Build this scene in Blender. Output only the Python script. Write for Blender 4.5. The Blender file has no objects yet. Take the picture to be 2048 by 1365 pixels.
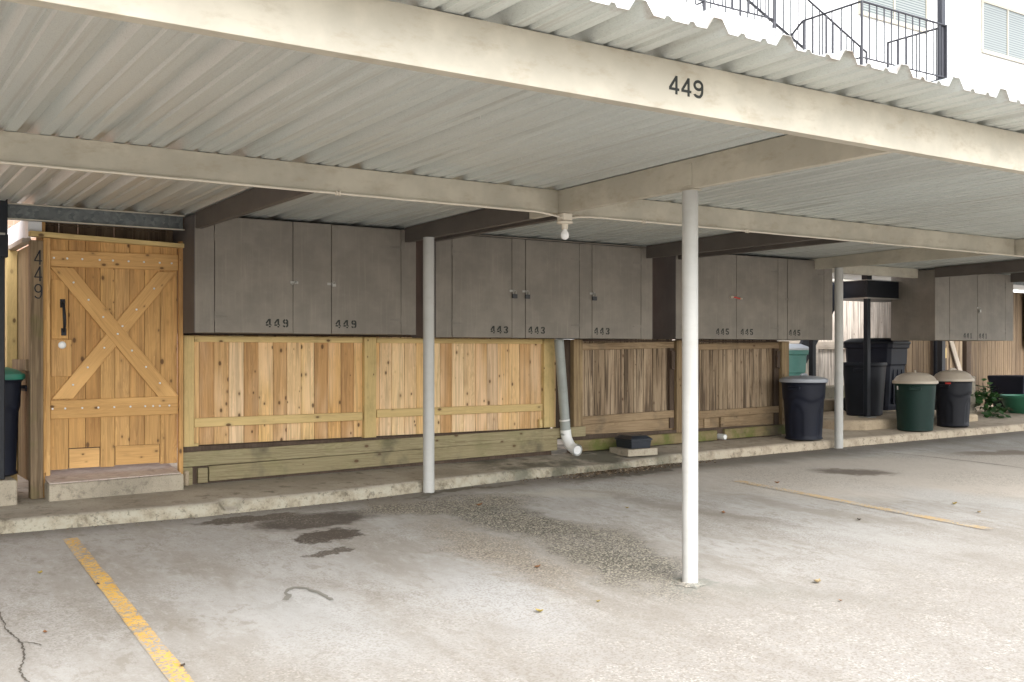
import bpy, math, random
from mathutils import Vector, noise as mnoise
random.seed(7)
D=bpy.data; SC=bpy.context.scene; COL=SC.collection
R=math.radians; PI=math.pi
# ---------------------------------------------------------------- ground model
def clamp(v,a,b): return max(a,min(b,v))
def zg(x,y): return .0625*(clamp(y,-3,8.27)-8.27)+.0125*(clamp(x,-4,20)-4.6)
def zp(x,y): return .1+.0125*(clamp(x,-4,20)-4.6)+.04*(clamp(y,8.1,9.2)-8.3)
# ---------------------------------------------------------------- mesh builder
class MB:
    def __init__(s): s.v=[];s.f=[];s.r=[]
    def face(s,pts,r=0.):
        n=len(s.v); s.v+= [tuple(p) for p in pts]; s.f.append(list(range(n,n+len(pts)))); s.r.append(r)
    def box(s,x0,x1,y0,y1,z0,z1,r=None,jit=0):
        if r is None: r=random.random()
        n=len(s.v)
        P=[(x0,y0,z0),(x1,y0,z0),(x1,y1,z0),(x0,y1,z0),(x0,y0,z1),(x1,y0,z1),(x1,y1,z1),(x0,y1,z1)]
        s.v+=P
        for q in ((0,3,2,1),(4,5,6,7),(0,1,5,4),(1,2,6,5),(2,3,7,6),(3,0,4,7)):
            s.f.append([n+i for i in q]); s.r.append(r)
    def hexa(s,P,r=None):
        if r is None: r=random.random()
        n=len(s.v); s.v+=[tuple(p) for p in P]
        for q in ((0,3,2,1),(4,5,6,7),(0,1,5,4),(1,2,6,5),(2,3,7,6),(3,0,4,7)):
            s.f.append([n+i for i in q]); s.r.append(r)
    def prism(s,poly,axis,a,b,r=None):
        # poly: list of 2d points; extruded along axis from a to b
        if r is None: r=random.random()
        def mk(p,t):
            if axis=='x': return (t,p[0],p[1])
            if axis=='y': return (p[0],t,p[1])
            return (p[0],p[1],t)
        n=len(s.v); m=len(poly)
        s.v+=[mk(p,a) for p in poly]+[mk(p,b) for p in poly]
        s.f.append(list(range(n,n+m))); s.r.append(r)
        s.f.append(list(range(n+2*m-1,n+m-1,-1))); s.r.append(r)
        for i in range(m):
            j=(i+1)%m; s.f.append([n+i,n+m+i,n+m+j,n+j]); s.r.append(r)
    def tube(s,pts,rad,seg=12,r=0.,caps=True):
        pts=[Vector(p) for p in pts]
        rads=rad if isinstance(rad,(list,tuple)) else [rad]*len(pts)
        n=len(s.v); up=None
        for i,p in enumerate(pts):
            d=(pts[min(i+1,len(pts)-1)]-pts[max(i-1,0)]).normalized()
            if up is None:
                up=Vector((0,0,1)) if abs(d.z)<.9 else Vector((0,1,0))
            u=d.cross(up)
            if u.length<1e-5: u=d.orthogonal()
            u.normalize(); w=u.cross(d).normalized(); up=w
            for k in range(seg):
                a=2*PI*k/seg; s.v.append(tuple(p+(u*math.cos(a)+w*math.sin(a))*rads[i]))
        for i in range(len(pts)-1):
            for k in range(seg):
                a=n+i*seg+k; b=n+i*seg+(k+1)%seg
                s.f.append([a,b,b+seg,a+seg]); s.r.append(r)
        if caps:
            s.f.append([n+k for k in range(seg)][::-1]); s.r.append(r)
            s.f.append([n+(len(pts)-1)*seg+k for k in range(seg)]); s.r.append(r)
    def lathe(s,prof,c=(0,0,0),seg=32,fn=None,r=0.,sq=0.,sx=1.,sy=1.):
        n=len(s.v)
        for (rad,z) in prof:
            for k in range(seg):
                a=2*PI*k/seg; rr=rad
                if fn: rr=fn(rad,z,a)
                ca,sa=math.cos(a),math.sin(a)
                if sq>0:
                    q=(abs(ca)**(2+sq*6)+abs(sa)**(2+sq*6))**(-1/(2+sq*6)); rr*=q
                s.v.append((c[0]+rr*ca*sx,c[1]+rr*sa*sy,c[2]+z))
        for i in range(len(prof)-1):
            for k in range(seg):
                a=n+i*seg+k; b=n+i*seg+(k+1)%seg
                s.f.append([a,b,b+seg,a+seg]); s.r.append(r)
        s.f.append([n+k for k in range(seg)][::-1]); s.r.append(r)
        s.f.append([n+(len(prof)-1)*seg+k for k in range(seg)]); s.r.append(r)
    def build(s,name,mat,parent=None,smooth=False,bevel=0,seg=1,loc=None,rot=None,fix=True):
        me=D.meshes.new(name); me.from_pydata(s.v,[],s.f)
        at=me.attributes.new('rnd','FLOAT','FACE'); at.data.foreach_set('value',s.r)
        me.materials.append(mat); me.update()
        if fix:
            import bmesh
            bm=bmesh.new(); bm.from_mesh(me); bmesh.ops.recalc_face_normals(bm,faces=bm.faces); bm.to_mesh(me); bm.free()
        if smooth:
            me.shade_smooth()
            try: me.set_sharp_from_angle(angle=R(38))
            except Exception: pass
        o=D.objects.new(name,me); COL.objects.link(o)
        if parent is not None:
            o.parent=parent
            if loc is None: o.location=-Vector(parent.location) if parent.get('_w') else (0,0,0)
        if loc is not None: o.location=loc
        if rot is not None: o.rotation_euler=rot
        if bevel:
            b=o.modifiers.new('bevel','BEVEL'); b.width=bevel; b.segments=seg; b.limit_method='ANGLE'; b.angle_limit=R(40)
        return o
def tag(o,label=None,cat=None,group=None,kind=None):
    if label: o['label']=label
    if cat: o['category']=cat
    if group: o['group']=group
    if kind: o['kind']=kind
    return o
def thing(name,label,cat,loc=(0,0,0),group=None):
    # empty at the base of the thing; parts are given in world coordinates and shifted back
    o=D.objects.new(name,None); COL.objects.link(o); o.location=loc; o.empty_display_size=.1
    tag(o,label,cat,group); o['_w']=1; return o
def part_local(o): pass
# ---------------------------------------------------------------- materials
class N:
    def __init__(s,name):
        s.m=D.materials.new(name); s.m.use_nodes=True; s.t=s.m.node_tree; s.t.nodes.clear()
        s.out=s.t.nodes.new('ShaderNodeOutputMaterial'); s.b=s.t.nodes.new('ShaderNodeBsdfPrincipled')
        s.t.links.new(s.b.outputs[0],s.out.inputs[0]); s.tc=s.t.nodes.new('ShaderNodeTexCoord')
    def L(s,a,b):
        s.t.links.new(a,b)
    def set(s,i,v):
        if hasattr(v,'is_linked') or isinstance(v,bpy.types.NodeSocket): s.L(v,i)
        else: i.default_value=v
    def obj(s): return s.tc.outputs['Object']
    def attr(s,n='rnd'):
        a=s.t.nodes.new('ShaderNodeAttribute'); a.attribute_name=n; return a.outputs['Fac']
    def math(s,op,a,b=0.,c=0.,clamp=False):
        n=s.t.nodes.new('ShaderNodeMath'); n.operation=op; n.use_clamp=clamp
        s.set(n.inputs[0],a); s.set(n.inputs[1],b); s.set(n.inputs[2],c); return n.outputs[0]
    def vec(s,op,a,b=(0,0,0)):
        n=s.t.nodes.new('ShaderNodeVectorMath'); n.operation=op; s.set(n.inputs[0],a); s.set(n.inputs[1],b)
        return n.outputs['Value'] if op in('LENGTH','DOT_PRODUCT') else n.outputs[0]
    def comb(s,x,y,z):
        n=s.t.nodes.new('ShaderNodeCombineXYZ'); s.set(n.inputs[0],x); s.set(n.inputs[1],y); s.set(n.inputs[2],z); return n.outputs[0]
    def sep(s,v):
        n=s.t.nodes.new('ShaderNodeSeparateXYZ'); s.L(v,n.inputs[0]); return n.outputs
    def map(s,v,sc=(1,1,1),loc=(0,0,0),rot=(0,0,0)):
        n=s.t.nodes.new('ShaderNodeMapping'); s.L(v,n.inputs[0]); n.inputs['Scale'].default_value=sc
        n.inputs['Location'].default_value=loc; n.inputs['Rotation'].default_value=rot; return n.outputs[0]
    def noise(s,v,scale,detail=4,rough=.55,dist=0.,col=False):
        n=s.t.nodes.new('ShaderNodeTexNoise'); s.L(v,n.inputs['Vector']); n.inputs['Scale'].default_value=scale
        n.inputs['Detail'].default_value=detail; n.inputs['Roughness'].default_value=rough; n.inputs['Distortion'].default_value=dist
        return n.outputs['Color'] if col else n.outputs['Fac']
    def vor(s,v,scale,rand=1.,out='Distance',feat='F1'):
        n=s.t.nodes.new('ShaderNodeTexVoronoi'); n.feature=feat; s.L(v,n.inputs['Vector']); n.inputs['Scale'].default_value=scale
        n.inputs['Randomness'].default_value=rand; return n.outputs[out]
    def ramp(s,f,stops,interp='LINEAR'):
        n=s.t.nodes.new('ShaderNodeValToRGB'); s.L(f,n.inputs[0]); e=n.color_ramp.elements; n.color_ramp.interpolation=interp
        while len(e)<len(stops): e.new(.5)
        for i,(p,c) in enumerate(stops):
            e[i].position=p; e[i].color=(c,c,c,1) if not isinstance(c,(tuple,list)) else (*c,1)
        return n.outputs[0]
    def sm(s,f,a,b,lo=0.,hi=1.):
        n=s.t.nodes.new('ShaderNodeMapRange'); n.interpolation_type='SMOOTHSTEP'; s.L(f,n.inputs[0])
        n.inputs[1].default_value=a; n.inputs[2].default_value=b; n.inputs[3].default_value=lo; n.inputs[4].default_value=hi; return n.outputs[0]
    def mix(s,f,a,b,mode='MIX'):
        n=s.t.nodes.new('ShaderNodeMix'); n.data_type='RGBA'; n.blend_type=mode
        s.set(n.inputs[0],f); 
        for i,v in((6,a),(7,b)):
            if isinstance(v,(tuple,list)): v=(*v,1) if len(v)==3 else v
            s.set(n.inputs[i],v)
        return n.outputs[2]
    def bump(s,h,strength=.3,dist=.01):
        n=s.t.nodes.new('ShaderNodeBump'); n.inputs['Strength'].default_value=strength; n.inputs['Distance'].default_value=dist
        s.L(h,n.inputs['Height']); s.L(n.outputs[0],s.b.inputs['Normal'])
    def base(s,c,rough=.6,metal=0.,spec=.5):
        if isinstance(c,(tuple,list)): c=(*c,1)
        s.set(s.b.inputs['Base Color'],c); s.set(s.b.inputs['Roughness'],rough); s.set(s.b.inputs['Metallic'],metal)
        s.b.inputs['Specular IOR Level'].default_value=spec
        return s.m
def wood(name,cols,ax=2,knots=.5,grain=.45,streak=0.,rough=.75,moss=0.,stain=0.):
    n=N(name); r=n.attr(); v=n.obj()
    off=n.comb(n.math('MULTIPLY',r,31.7),n.math('MULTIPLY',r,17.3),n.math('MULTIPLY',r,53.1))
    v=n.vec('ADD',v,off)
    def S(a,l): 
        t=[a,a,a]; t[ax]=l; return tuple(t)
    g1=n.noise(n.map(v,S(70,1.8)),1.,5,.6,.4)
    g2=n.noise(n.map(v,S(14,.9)),1.,3,.5,1.6)
    g3=n.noise(n.map(v,S(5,1.3)),1.,2,.5)
    rings=n.math('FRACT',n.math('MULTIPLY',g2,9.))
    rings=n.sm(rings,.0,.9)
    st=[(i/(len(cols)-1),c) for i,c in enumerate(cols)]
    c=n.ramp(n.math('FRACT',n.math('MULTIPLY',r,7.13)),st)
    dark=tuple(x*.42 for x in cols[len(cols)//2])
    dark=(dark[0],dark[1]*.86,dark[2]*.74)
    c=n.mix(n.math('MULTIPLY',n.sm(g1,.48,.72),grain),c,dark)
    c=n.mix(n.math('MULTIPLY',rings,grain*.55),c,dark)
    c=n.mix(n.math('MULTIPLY',n.sm(g3,.42,.75),.5),c,tuple(min(1,x*1.35) for x in cols[-1]))
    if streak:
        s1=n.noise(n.map(v,S(36,1.1)),1.,2,.5,.6)
        c=n.mix(n.math('MULTIPLY',n.sm(s1,.5,.60),streak),c,(.045,.028,.018))
    if knots:
        kv=n.map(v,S(15,9)); d=n.vor(kv,1.); cc_=n.sep(n.vor(kv,1.,out='Color')); col=cc_[0]; d=n.math('DIVIDE',d,n.math('ADD',n.math('MULTIPLY',cc_[1],1.1),.35))
        k=n.math('MULTIPLY',n.sm(d,.19,.10),n.sm(col,1-knots-.02,1-knots+.02))
        halo=n.math('MULTIPLY',n.sm(d,.38,.10),n.sm(col,1-knots-.02,1-knots+.02))
        c=n.mix(n.math('MULTIPLY',halo,.35),c,tuple(x*.5 for x in cols[0]))
        c=n.mix(n.math('MULTIPLY',k,.85),c,(.10,.05,.025))
    if stain:
        s2=n.noise(n.obj(),2.3,4,.6); c=n.mix(n.math('MULTIPLY',n.sm(s2,.5,.68),stain),c,(.07,.06,.045))
    if moss:
        s3=n.noise(n.obj(),3.1,5,.65); c=n.mix(n.math('MULTIPLY',n.sm(s3,.46,.66),moss),c,(.10,.12,.025))
    n.bump(n.math('ADD',g1,n.math('MULTIPLY',rings,.4)),.35,.004)
    return n.base(c,rough,spec=.25)
CED=[(.72,.43,.17),(.80,.52,.23),(.82,.60,.35),(.70,.45,.21),(.54,.31,.13),(.86,.65,.37),(.82,.52,.19),(.68,.50,.33)]
GAT=[(.54,.31,.115),(.62,.375,.15),(.44,.235,.085),(.70,.45,.20),(.57,.33,.12)]
TRT=[(.56,.41,.18),(.63,.475,.22),(.60,.44,.20)]
M={}
M['cedar']=wood('cedar_picket',CED,2,.62,.42,.20)
M['gate']=wood('gate_boards',GAT,2,.6,.5,.15)
M['gateh']=wood('gate_rails',[(.58,.34,.13),(.66,.40,.165)],0,.3,.35)
M['trtv']=wood('treated_post',TRT,2,.35,.3,.0,moss=.25)
M['trth']=wood('treated_rail',TRT,0,.4,.3)
M['board']=wood('retaining_board',[(.26,.22,.125),(.31,.265,.155),(.23,.19,.11)],0,.35,.6,.0,stain=.6,moss=.18)
M['mossy']=wood('mossy_board',[(.20,.15,.08),(.24,.19,.10)],0,.3,.6,0,stain=.7,moss=.85)
M['oldv']=wood('weathered_picket',[(.31,.225,.145),(.40,.30,.20),(.34,.255,.17),(.25,.18,.11),(.44,.34,.23)],2,.4,.7,.72)
M['oldh']=wood('weathered_rail',[(.27,.19,.11),(.33,.24,.145)],0,.25,.75,stain=.5)
M['oldpost']=wood('weathered_post',[(.25,.18,.10),(.31,.22,.12),(.34,.25,.14)],2,.25,.6,.3)
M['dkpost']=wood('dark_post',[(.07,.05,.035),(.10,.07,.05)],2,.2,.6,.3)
M['gpost']=wood('gate_post',[(.22,.16,.10),(.26,.19,.115)],2,.3,.6,.45,moss=.3)
M['grey']=wood('grey_fence',[(.62,.56,.49),(.54,.48,.42),(.68,.62,.55)],2,.2,.5,.5)
M['brown']=wood('brown_fence',[(.15,.11,.07),(.20,.145,.09),(.12,.085,.052)],2,.2,.6,.5)
M['greyh']=wood('grey_rail',[(.50,.44,.38),(.46,.40,.33)],0,.2,.5)
def paint(name,c,var=.12,rough=.5,bumpy=.15,dirt=.0,dirtc=(.2,.15,.1),grain=None,metal=0.,spec=.4):
    n=N(name); v=n.obj(); a=n.noise(v,3.1,5,.6); b=n.noise(v,38,4,.6)
    cc=n.mix(n.sm(a,.35,.7),tuple(x*(1-var) for x in c),tuple(min(1,x*(1+var)) for x in c))
    if dirt:
        d=n.noise(n.map(v,(6,6,14)),1,6,.7); cc=n.mix(n.math('MULTIPLY',n.sm(d,.48,.72),dirt),cc,dirtc)
    if grain:
        g=n.noise(n.map(v,grain),1,4,.6); cc=n.mix(n.math('MULTIPLY',n.sm(g,.5,.8),.35),cc,tuple(x*1.5 for x in c))
        n.bump(n.math('ADD',n.math('MULTIPLY',g,.6),n.math('MULTIPLY',b,.4)),bumpy,.003)
    else: n.bump(b,bumpy,.002)
    return n.base(cc,rough,metal,spec)
M['beam']=paint('cream_beam_paint',(.47,.432,.35),.11,.5,.12,.5,(.33,.27,.19))
M['post']=paint('white_post_paint',(.43,.425,.40),.05,.4,.1,.30,(.34,.32,.28))
M['cab']=paint('taupe_cabinet_paint',(.202,.179,.149),.12,.62,.22,.20,(.28,.25,.22),grain=(55,55,2.2))
M['cabside']=paint('dark_cabinet_side',(.098,.087,.082),.12,.6,.2,grain=(40,40,3))
M['dkraft']=paint('brown_rafter_paint',(.105,.09,.078),.10,.55,.15)
M['black']=paint('black_steel',(.012,.014,.019),.2,.42,.1,spec=.25)
M['rail']=paint('dark_railing',(.03,.03,.036),.1,.4,.05)
M['ink']=paint('black_stencil_paint',(.018,.02,.016),.2,.6,.1)
M['pvc']=paint('white_plastic_pipe',(.72,.72,.70),.05,.35,.05,.18,(.4,.38,.3))
M['greypipe']=paint('grey_painted_pipe',(.30,.32,.30),.08,.45,.1,.2,(.18,.2,.16))
M['navybin']=paint('dark_navy_plastic',(.010,.012,.022),.15,.5,.25,spec=.22)
M['charbin']=paint('charcoal_plastic',(.014,.015,.020),.15,.5,.25,spec=.22)
M['greenbin']=paint('dark_green_plastic',(.007,.027,.021),.15,.5,.2,spec=.25)
M['tealbin']=paint('teal_plastic',(.10,.27,.235),.1,.4,.2)
M['teallid']=paint('green_lid_plastic',(.03,.19,.13),.1,.35,.1)
M['greylid']=paint('grey_lid_plastic',(.34,.36,.40),.08,.35,.1)
M['beigelid']=paint('beige_lid_plastic',(.50,.43,.35),.08,.4,.1,.15,(.3,.25,.18))
M['whitelid']=paint('pale_lid_plastic',(.62,.65,.68),.05,.35,.05)
M['steel']=paint('bright_steel',(.34,.33,.30),.1,.4,.05,metal=.6)
M['screw']=paint('zinc_screw',(.75,.74,.72),.05,.4,.05,metal=.2)
M['lock']=paint('black_lock_body',(.03,.032,.035),.1,.4,.05)
M['bulb']=paint('white_glass_bulb',(.85,.85,.85),.02,.15,.0)
M['cream']=paint('cream_plastic',(.66,.60,.50),.04,.4,.05)
M['red']=paint('red_plastic',(.55,.05,.04),.05,.5,.05)
M['label']=paint('white_sticker',(.8,.8,.78),.02,.5,.0)
M['white']=paint('white_siding',(.78,.79,.80),.03,.6,.05)
M['bait']=paint('black_bait_box',(.022,.026,.034),.1,.4,.1)
def concrete(name,base,spots=.5,dark=.3,scale=1.,moss=0.,lite=None):
    n=N(name); v=n.obj()
    a=n.noise(v,1.1*scale,6,.62); b=n.noise(v,7*scale,6,.65); c0=n.noise(v,60*scale,3,.6); f=n.noise(v,170,2,.5)
    c=n.mix(n.sm(a,.35,.68),tuple(x*.80 for x in base),tuple(min(1,x*1.14) for x in base))
    c=n.mix(n.math('MULTIPLY',n.sm(b,.5,.75),dark),c,tuple(x*.32 for x in base))
    c=n.mix(n.math('MULTIPLY',n.sm(c0,.55,.7),spots),c,tuple(x*.5 for x in base))
    c=n.mix(n.math('MULTIPLY',n.sm(f,.55,.72),.35),c,tuple(min(1,x*1.5) for x in base))
    if moss:
        m=n.noise(v,2.7,5,.7); c=n.mix(n.math('MULTIPLY',n.sm(m,.5,.68),moss),c,(.09,.10,.035))
    n.bump(n.math('ADD',n.math('MULTIPLY',b,1.),n.math('MULTIPLY',c0,.5)),.5,.008)
    return n.base(c,.88,spec=.2)
M['pave']=concrete('pavement_concrete',(.40,.355,.29),.35,.45)
M['kerb']=concrete('kerb_concrete',(.47,.42,.31),.5,.6)
M['step']=concrete('step_concrete',(.35,.305,.235),.6,.9,1.5)
M['slab']=concrete('slab_concrete',(.42,.34,.24),.6,.65)
M['mblock']=concrete('mossy_block',(.36,.32,.24),.5,.5,moss=.9)
M['plant']=paint('ivy_leaf',(.028,.085,.018),.35,.5,.1)
M['bowl']=paint('green_planter',(.04,.17,.10),.1,.4,.1)
# step top: pale worn brick paving
def m_brickstep():
    n=N('worn_brick_top'); v=n.map(n.obj(),(1,1,1),(0,0,0),(0,0,R(45)))
    b=n.t.nodes.new('ShaderNodeTexBrick'); n.L(v,b.inputs[0]); b.inputs['Scale'].default_value=4.6
    b.inputs['Color1'].default_value=(.50,.40,.35,1); b.inputs['Color2'].default_value=(.56,.47,.42,1); b.inputs['Mortar'].default_value=(.40,.33,.28,1)
    b.inputs['Mortar Size'].default_value=.012
    a=n.noise(n.obj(),9,6,.65); c=n.mix(n.sm(a,.42,.7),b.outputs[0],(.60,.53,.46))
    d=n.noise(n.obj(),4,5,.6); c=n.mix(n.math('MULTIPLY',n.sm(d,.56,.7),.5),c,(.22,.16,.12))
    n.bump(a,.3,.01); return n.base(c,.9,spec=.2)
M['bricktop']=m_brickstep()
def m_roof():
    n=N('galvanised_roof_sheet'); v=n.obj()
    f=n.noise(v,150,2,.6); g=n.noise(n.map(v,(1,.2,1)),260,2,.6); w=n.noise(n.map(v,(1.,.25,1.)),.9,3,.5)
    r=n.noise(n.map(v,(30,.5,1)),1,3,.6); y=n.sep(v)[1]
    c=n.mix(n.sm(w,.35,.68),(.56,.585,.56),(.62,.66,.64))
    c=n.mix(n.math('MULTIPLY',n.sm(f,.4,.7),.25),c,(.80,.82,.78))
    c=n.mix(n.math('MULTIPLY',n.sm(g,.52,.75),.35),c,(.33,.33,.31))
    c=n.mix(n.math('MULTIPLY',n.sm(r,.52,.72),.4),c,(.40,.385,.345))
    e=n.math('ADD',y,n.math('MULTIPLY',n.noise(v,7,5,.7),.16))
    c=n.mix(n.math('MULTIPLY',n.sm(e,3.05,2.97),.8),c,(.27,.19,.13))
    return n.base(c,.42,.38,spec=.5)
M['roof']=m_roof()
def m_galv():
    n=N('spangled_galvanised_steel'); v=n.obj(); s1=n.sep(n.vor(v,34,out='Color'))[0]; a=n.noise(v,15,4,.6)
    c=n.mix(s1,(.10,.115,.115),(.20,.215,.21)); c=n.mix(n.sm(a,.4,.7),c,(.14,.15,.15)); return n.base(c,.5,.45)
M['galv']=m_galv()
def m_siding():
    n=N('white_lap_siding'); v=n.obj(); z=n.sep(v)[2]; fr=n.math('FRACT',n.math('MULTIPLY',z,3.6))
    ln=n.sm(fr,.0,.05); a=n.noise(v,.7,4,.6)
    c=n.mix(n.sm(a,.3,.7),(.62,.63,.64),(.68,.68,.68)); c=n.mix(ln,(.46,.47,.48),c); n.bump(fr,.4,.01); return n.base(c,.6)
M['siding']=m_siding()
def m_blind():
    n=N('window_with_blinds'); v=n.obj(); z=n.sep(v)[2]; fr=n.math('FRACT',n.math('MULTIPLY',z,16.))
    c=n.mix(n.sm(fr,.25,.5),(.075,.09,.088),(.19,.205,.195)); return n.base(c,.12)
M['blind']=m_blind()
M['glass']=paint('dark_window_glass',(.05,.08,.11),.2,.08,.0)
def m_brick():
    n=N('peach_brick'); b=n.t.nodes.new('ShaderNodeTexBrick'); v=n.sep(n.obj()); n.L(n.comb(v[0],v[2],0),b.inputs[0]); b.inputs['Scale'].default_value=4
    b.inputs['Color1'].default_value=(.27,.15,.10,1); b.inputs['Color2'].default_value=(.31,.19,.13,1); b.inputs['Mortar'].default_value=(.3,.24,.19,1); return n.base(b.outputs[0],.85)
M['brick']=m_brick()
# ---------------------------------------------------------------- lot surface
def m_lot(paintline=False):
    n=N('yellow_line_paint' if paintline else 'weathered_lot_concrete'); v=n.obj()
    X,Y,_=n.sep(v)
    # distortion shared by the stain outlines
    w=n.vec('SCALE',n.vec('SUBTRACT',n.noise(v,1.4,5,.62,col=True),(.5,.5,.5))); w.node.inputs['Scale'].default_value=.9
    w2=n.vec('SCALE',n.vec('SUBTRACT',n.noise(v,7,5,.65,col=True),(.5,.5,.5))); w2.node.inputs['Scale'].default_value=.34
    vd=n.vec('ADD',v,n.vec('ADD',w,w2)); vh=n.vec('ADD',v,w2)
    st=n.map(v,(1.6,.42,1),rot=(0,0,R(-8)))               # tyre / drainage streaks run towards the entrance
    s1=n.noise(st,1.25,6,.62,.5); s2=n.noise(st,3.4,6,.65,.3)
    a=n.noise(v,.55,5,.6); fine=n.noise(v,24,5,.72); agg=n.vor(v,95); agc=n.sep(n.vor(v,95,out='Color')); fl=n.noise(v,75,3,.65)
    c=n.mix(n.sm(a,.38,.66),(.35,.332,.305),(.415,.402,.38))
    c=n.mix(n.math('MULTIPLY',n.sm(s1,.45,.66),.48),c,(.235,.205,.165))
    c=n.mix(n.math('MULTIPLY',n.sm(s2,.52,.72),.34),c,(.45,.44,.42))
    mt=n.noise(n.map(v,(1.5,.8,1),rot=(0,0,R(-8))),7.5,7,.78,.3); mt2=n.noise(v,2.2,5,.7)
    c=n.mix(n.math('MULTIPLY',n.sm(mt,.50,.60),n.sm(mt2,.38,.62,.15,.62)),c,(.24,.215,.175))
    c=n.mix(n.math('MULTIPLY',n.sm(mt,.46,.38),.35),c,(.47,.46,.44))
    def blob(cx,cy,rx,ry,rot,col,amt,soft=.5,vv=None,edge=1.):
        vv=vd if vv is None else vv
        q=n.map(vv,(1,1,1),(0,0,0)); 
        sh=n.vec('SUBTRACT',q,(cx,cy,0)); x,y,_=n.sep(sh); ca,sa=math.cos(R(rot)),math.sin(R(rot))
        u=n.math('ADD',n.math('MULTIPLY',x,ca/rx),n.math('MULTIPLY',y,sa/rx)); t=n.math('ADD',n.math('MULTIPLY',x,-sa/ry),n.math('MULTIPLY',y,ca/ry))
        d=n.math('SQRT',n.math('ADD',n.math('MULTIPLY',u,u),n.math('MULTIPLY',t,t)))
        return (n.math('MULTIPLY',n.sm(d,edge,edge*(1-soft)),amt),col)
    BL=BLOBS; AG=None
    for b in BL:
        vv=vh if b.get('hard') else vd
        f,col=blob(*b['p'],b['c'],b['a'],b.get('s',.6),vv); 
        if b.get('agg'):
            AG=f if AG is None else n.math('MAXIMUM',AG,f)
            f=n.math('MULTIPLY',f,n.sm(fl,.40,.60,1.,.45))
        c=n.mix(f,c,b['c'])
    # exposed aggregate, plus a painted near tint
    c=n.mix(n.math('MULTIPLY',n.math('MULTIPLY',n.sm(agc[2],.52,.70),AG),.75),c,(.50,.45,.36))
    c=n.mix(n.math('MULTIPLY',n.math('MULTIPLY',n.sm(agc[0],.30,.15),AG),.6),c,(.05,.047,.036))
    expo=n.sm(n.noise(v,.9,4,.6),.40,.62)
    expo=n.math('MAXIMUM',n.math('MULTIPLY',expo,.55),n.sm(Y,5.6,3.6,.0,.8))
    c=n.mix(n.math('MULTIPLY',n.sm(Y,5.4,3.8),.75),c,(.25,.232,.208))  # near ground darkened in the colour to offset the stronger light there
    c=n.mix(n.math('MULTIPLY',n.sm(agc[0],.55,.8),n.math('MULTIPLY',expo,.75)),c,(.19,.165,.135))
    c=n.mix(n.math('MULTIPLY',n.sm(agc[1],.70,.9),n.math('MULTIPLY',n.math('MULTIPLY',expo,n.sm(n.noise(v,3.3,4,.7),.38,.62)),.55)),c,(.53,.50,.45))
    c=n.mix(n.math('MULTIPLY',n.sm(fine,.54,.70),.42),c,(.30,.27,.235))
    c=n.mix(n.math('MULTIPLY',n.sm(fl,.58,.72),.42),c,(.24,.21,.18))
    # dirt at the foot of the kerb
    kk=n.math('ADD',Y,n.math('MULTIPLY',n.sep(w)[1],.5))
    c=n.mix(n.math('MULTIPLY',n.sm(kk,7.75,8.2),.70),c,(.13,.11,.085))
    h=n.math('ADD',n.math('MULTIPLY',fine,.6),n.math('ADD',n.math('MULTIPLY',agg,.35),n.math('MULTIPLY',fl,.35)))
    n.bump(h,.45,.006)
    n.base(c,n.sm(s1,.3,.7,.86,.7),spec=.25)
    if paintline:
        yel=n.mix(n.sm(n.noise(v,9,4,.6),.35,.7),(.62,.36,.07),(.70,.44,.12))
        wear=n.noise(v,46,5,.75); big=n.noise(v,2.3,4,.6)
        ed=n.attr('rnd')
        m=n.sm(n.math('ADD',wear,n.math('MULTIPLY',n.math('SUBTRACT',big,.5),.55)),.57,.47)
        n.L(n.mix(n.math('MULTIPLY',m,ed),c,yel),n.b.inputs['Base Color'])
    return n.m
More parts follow.
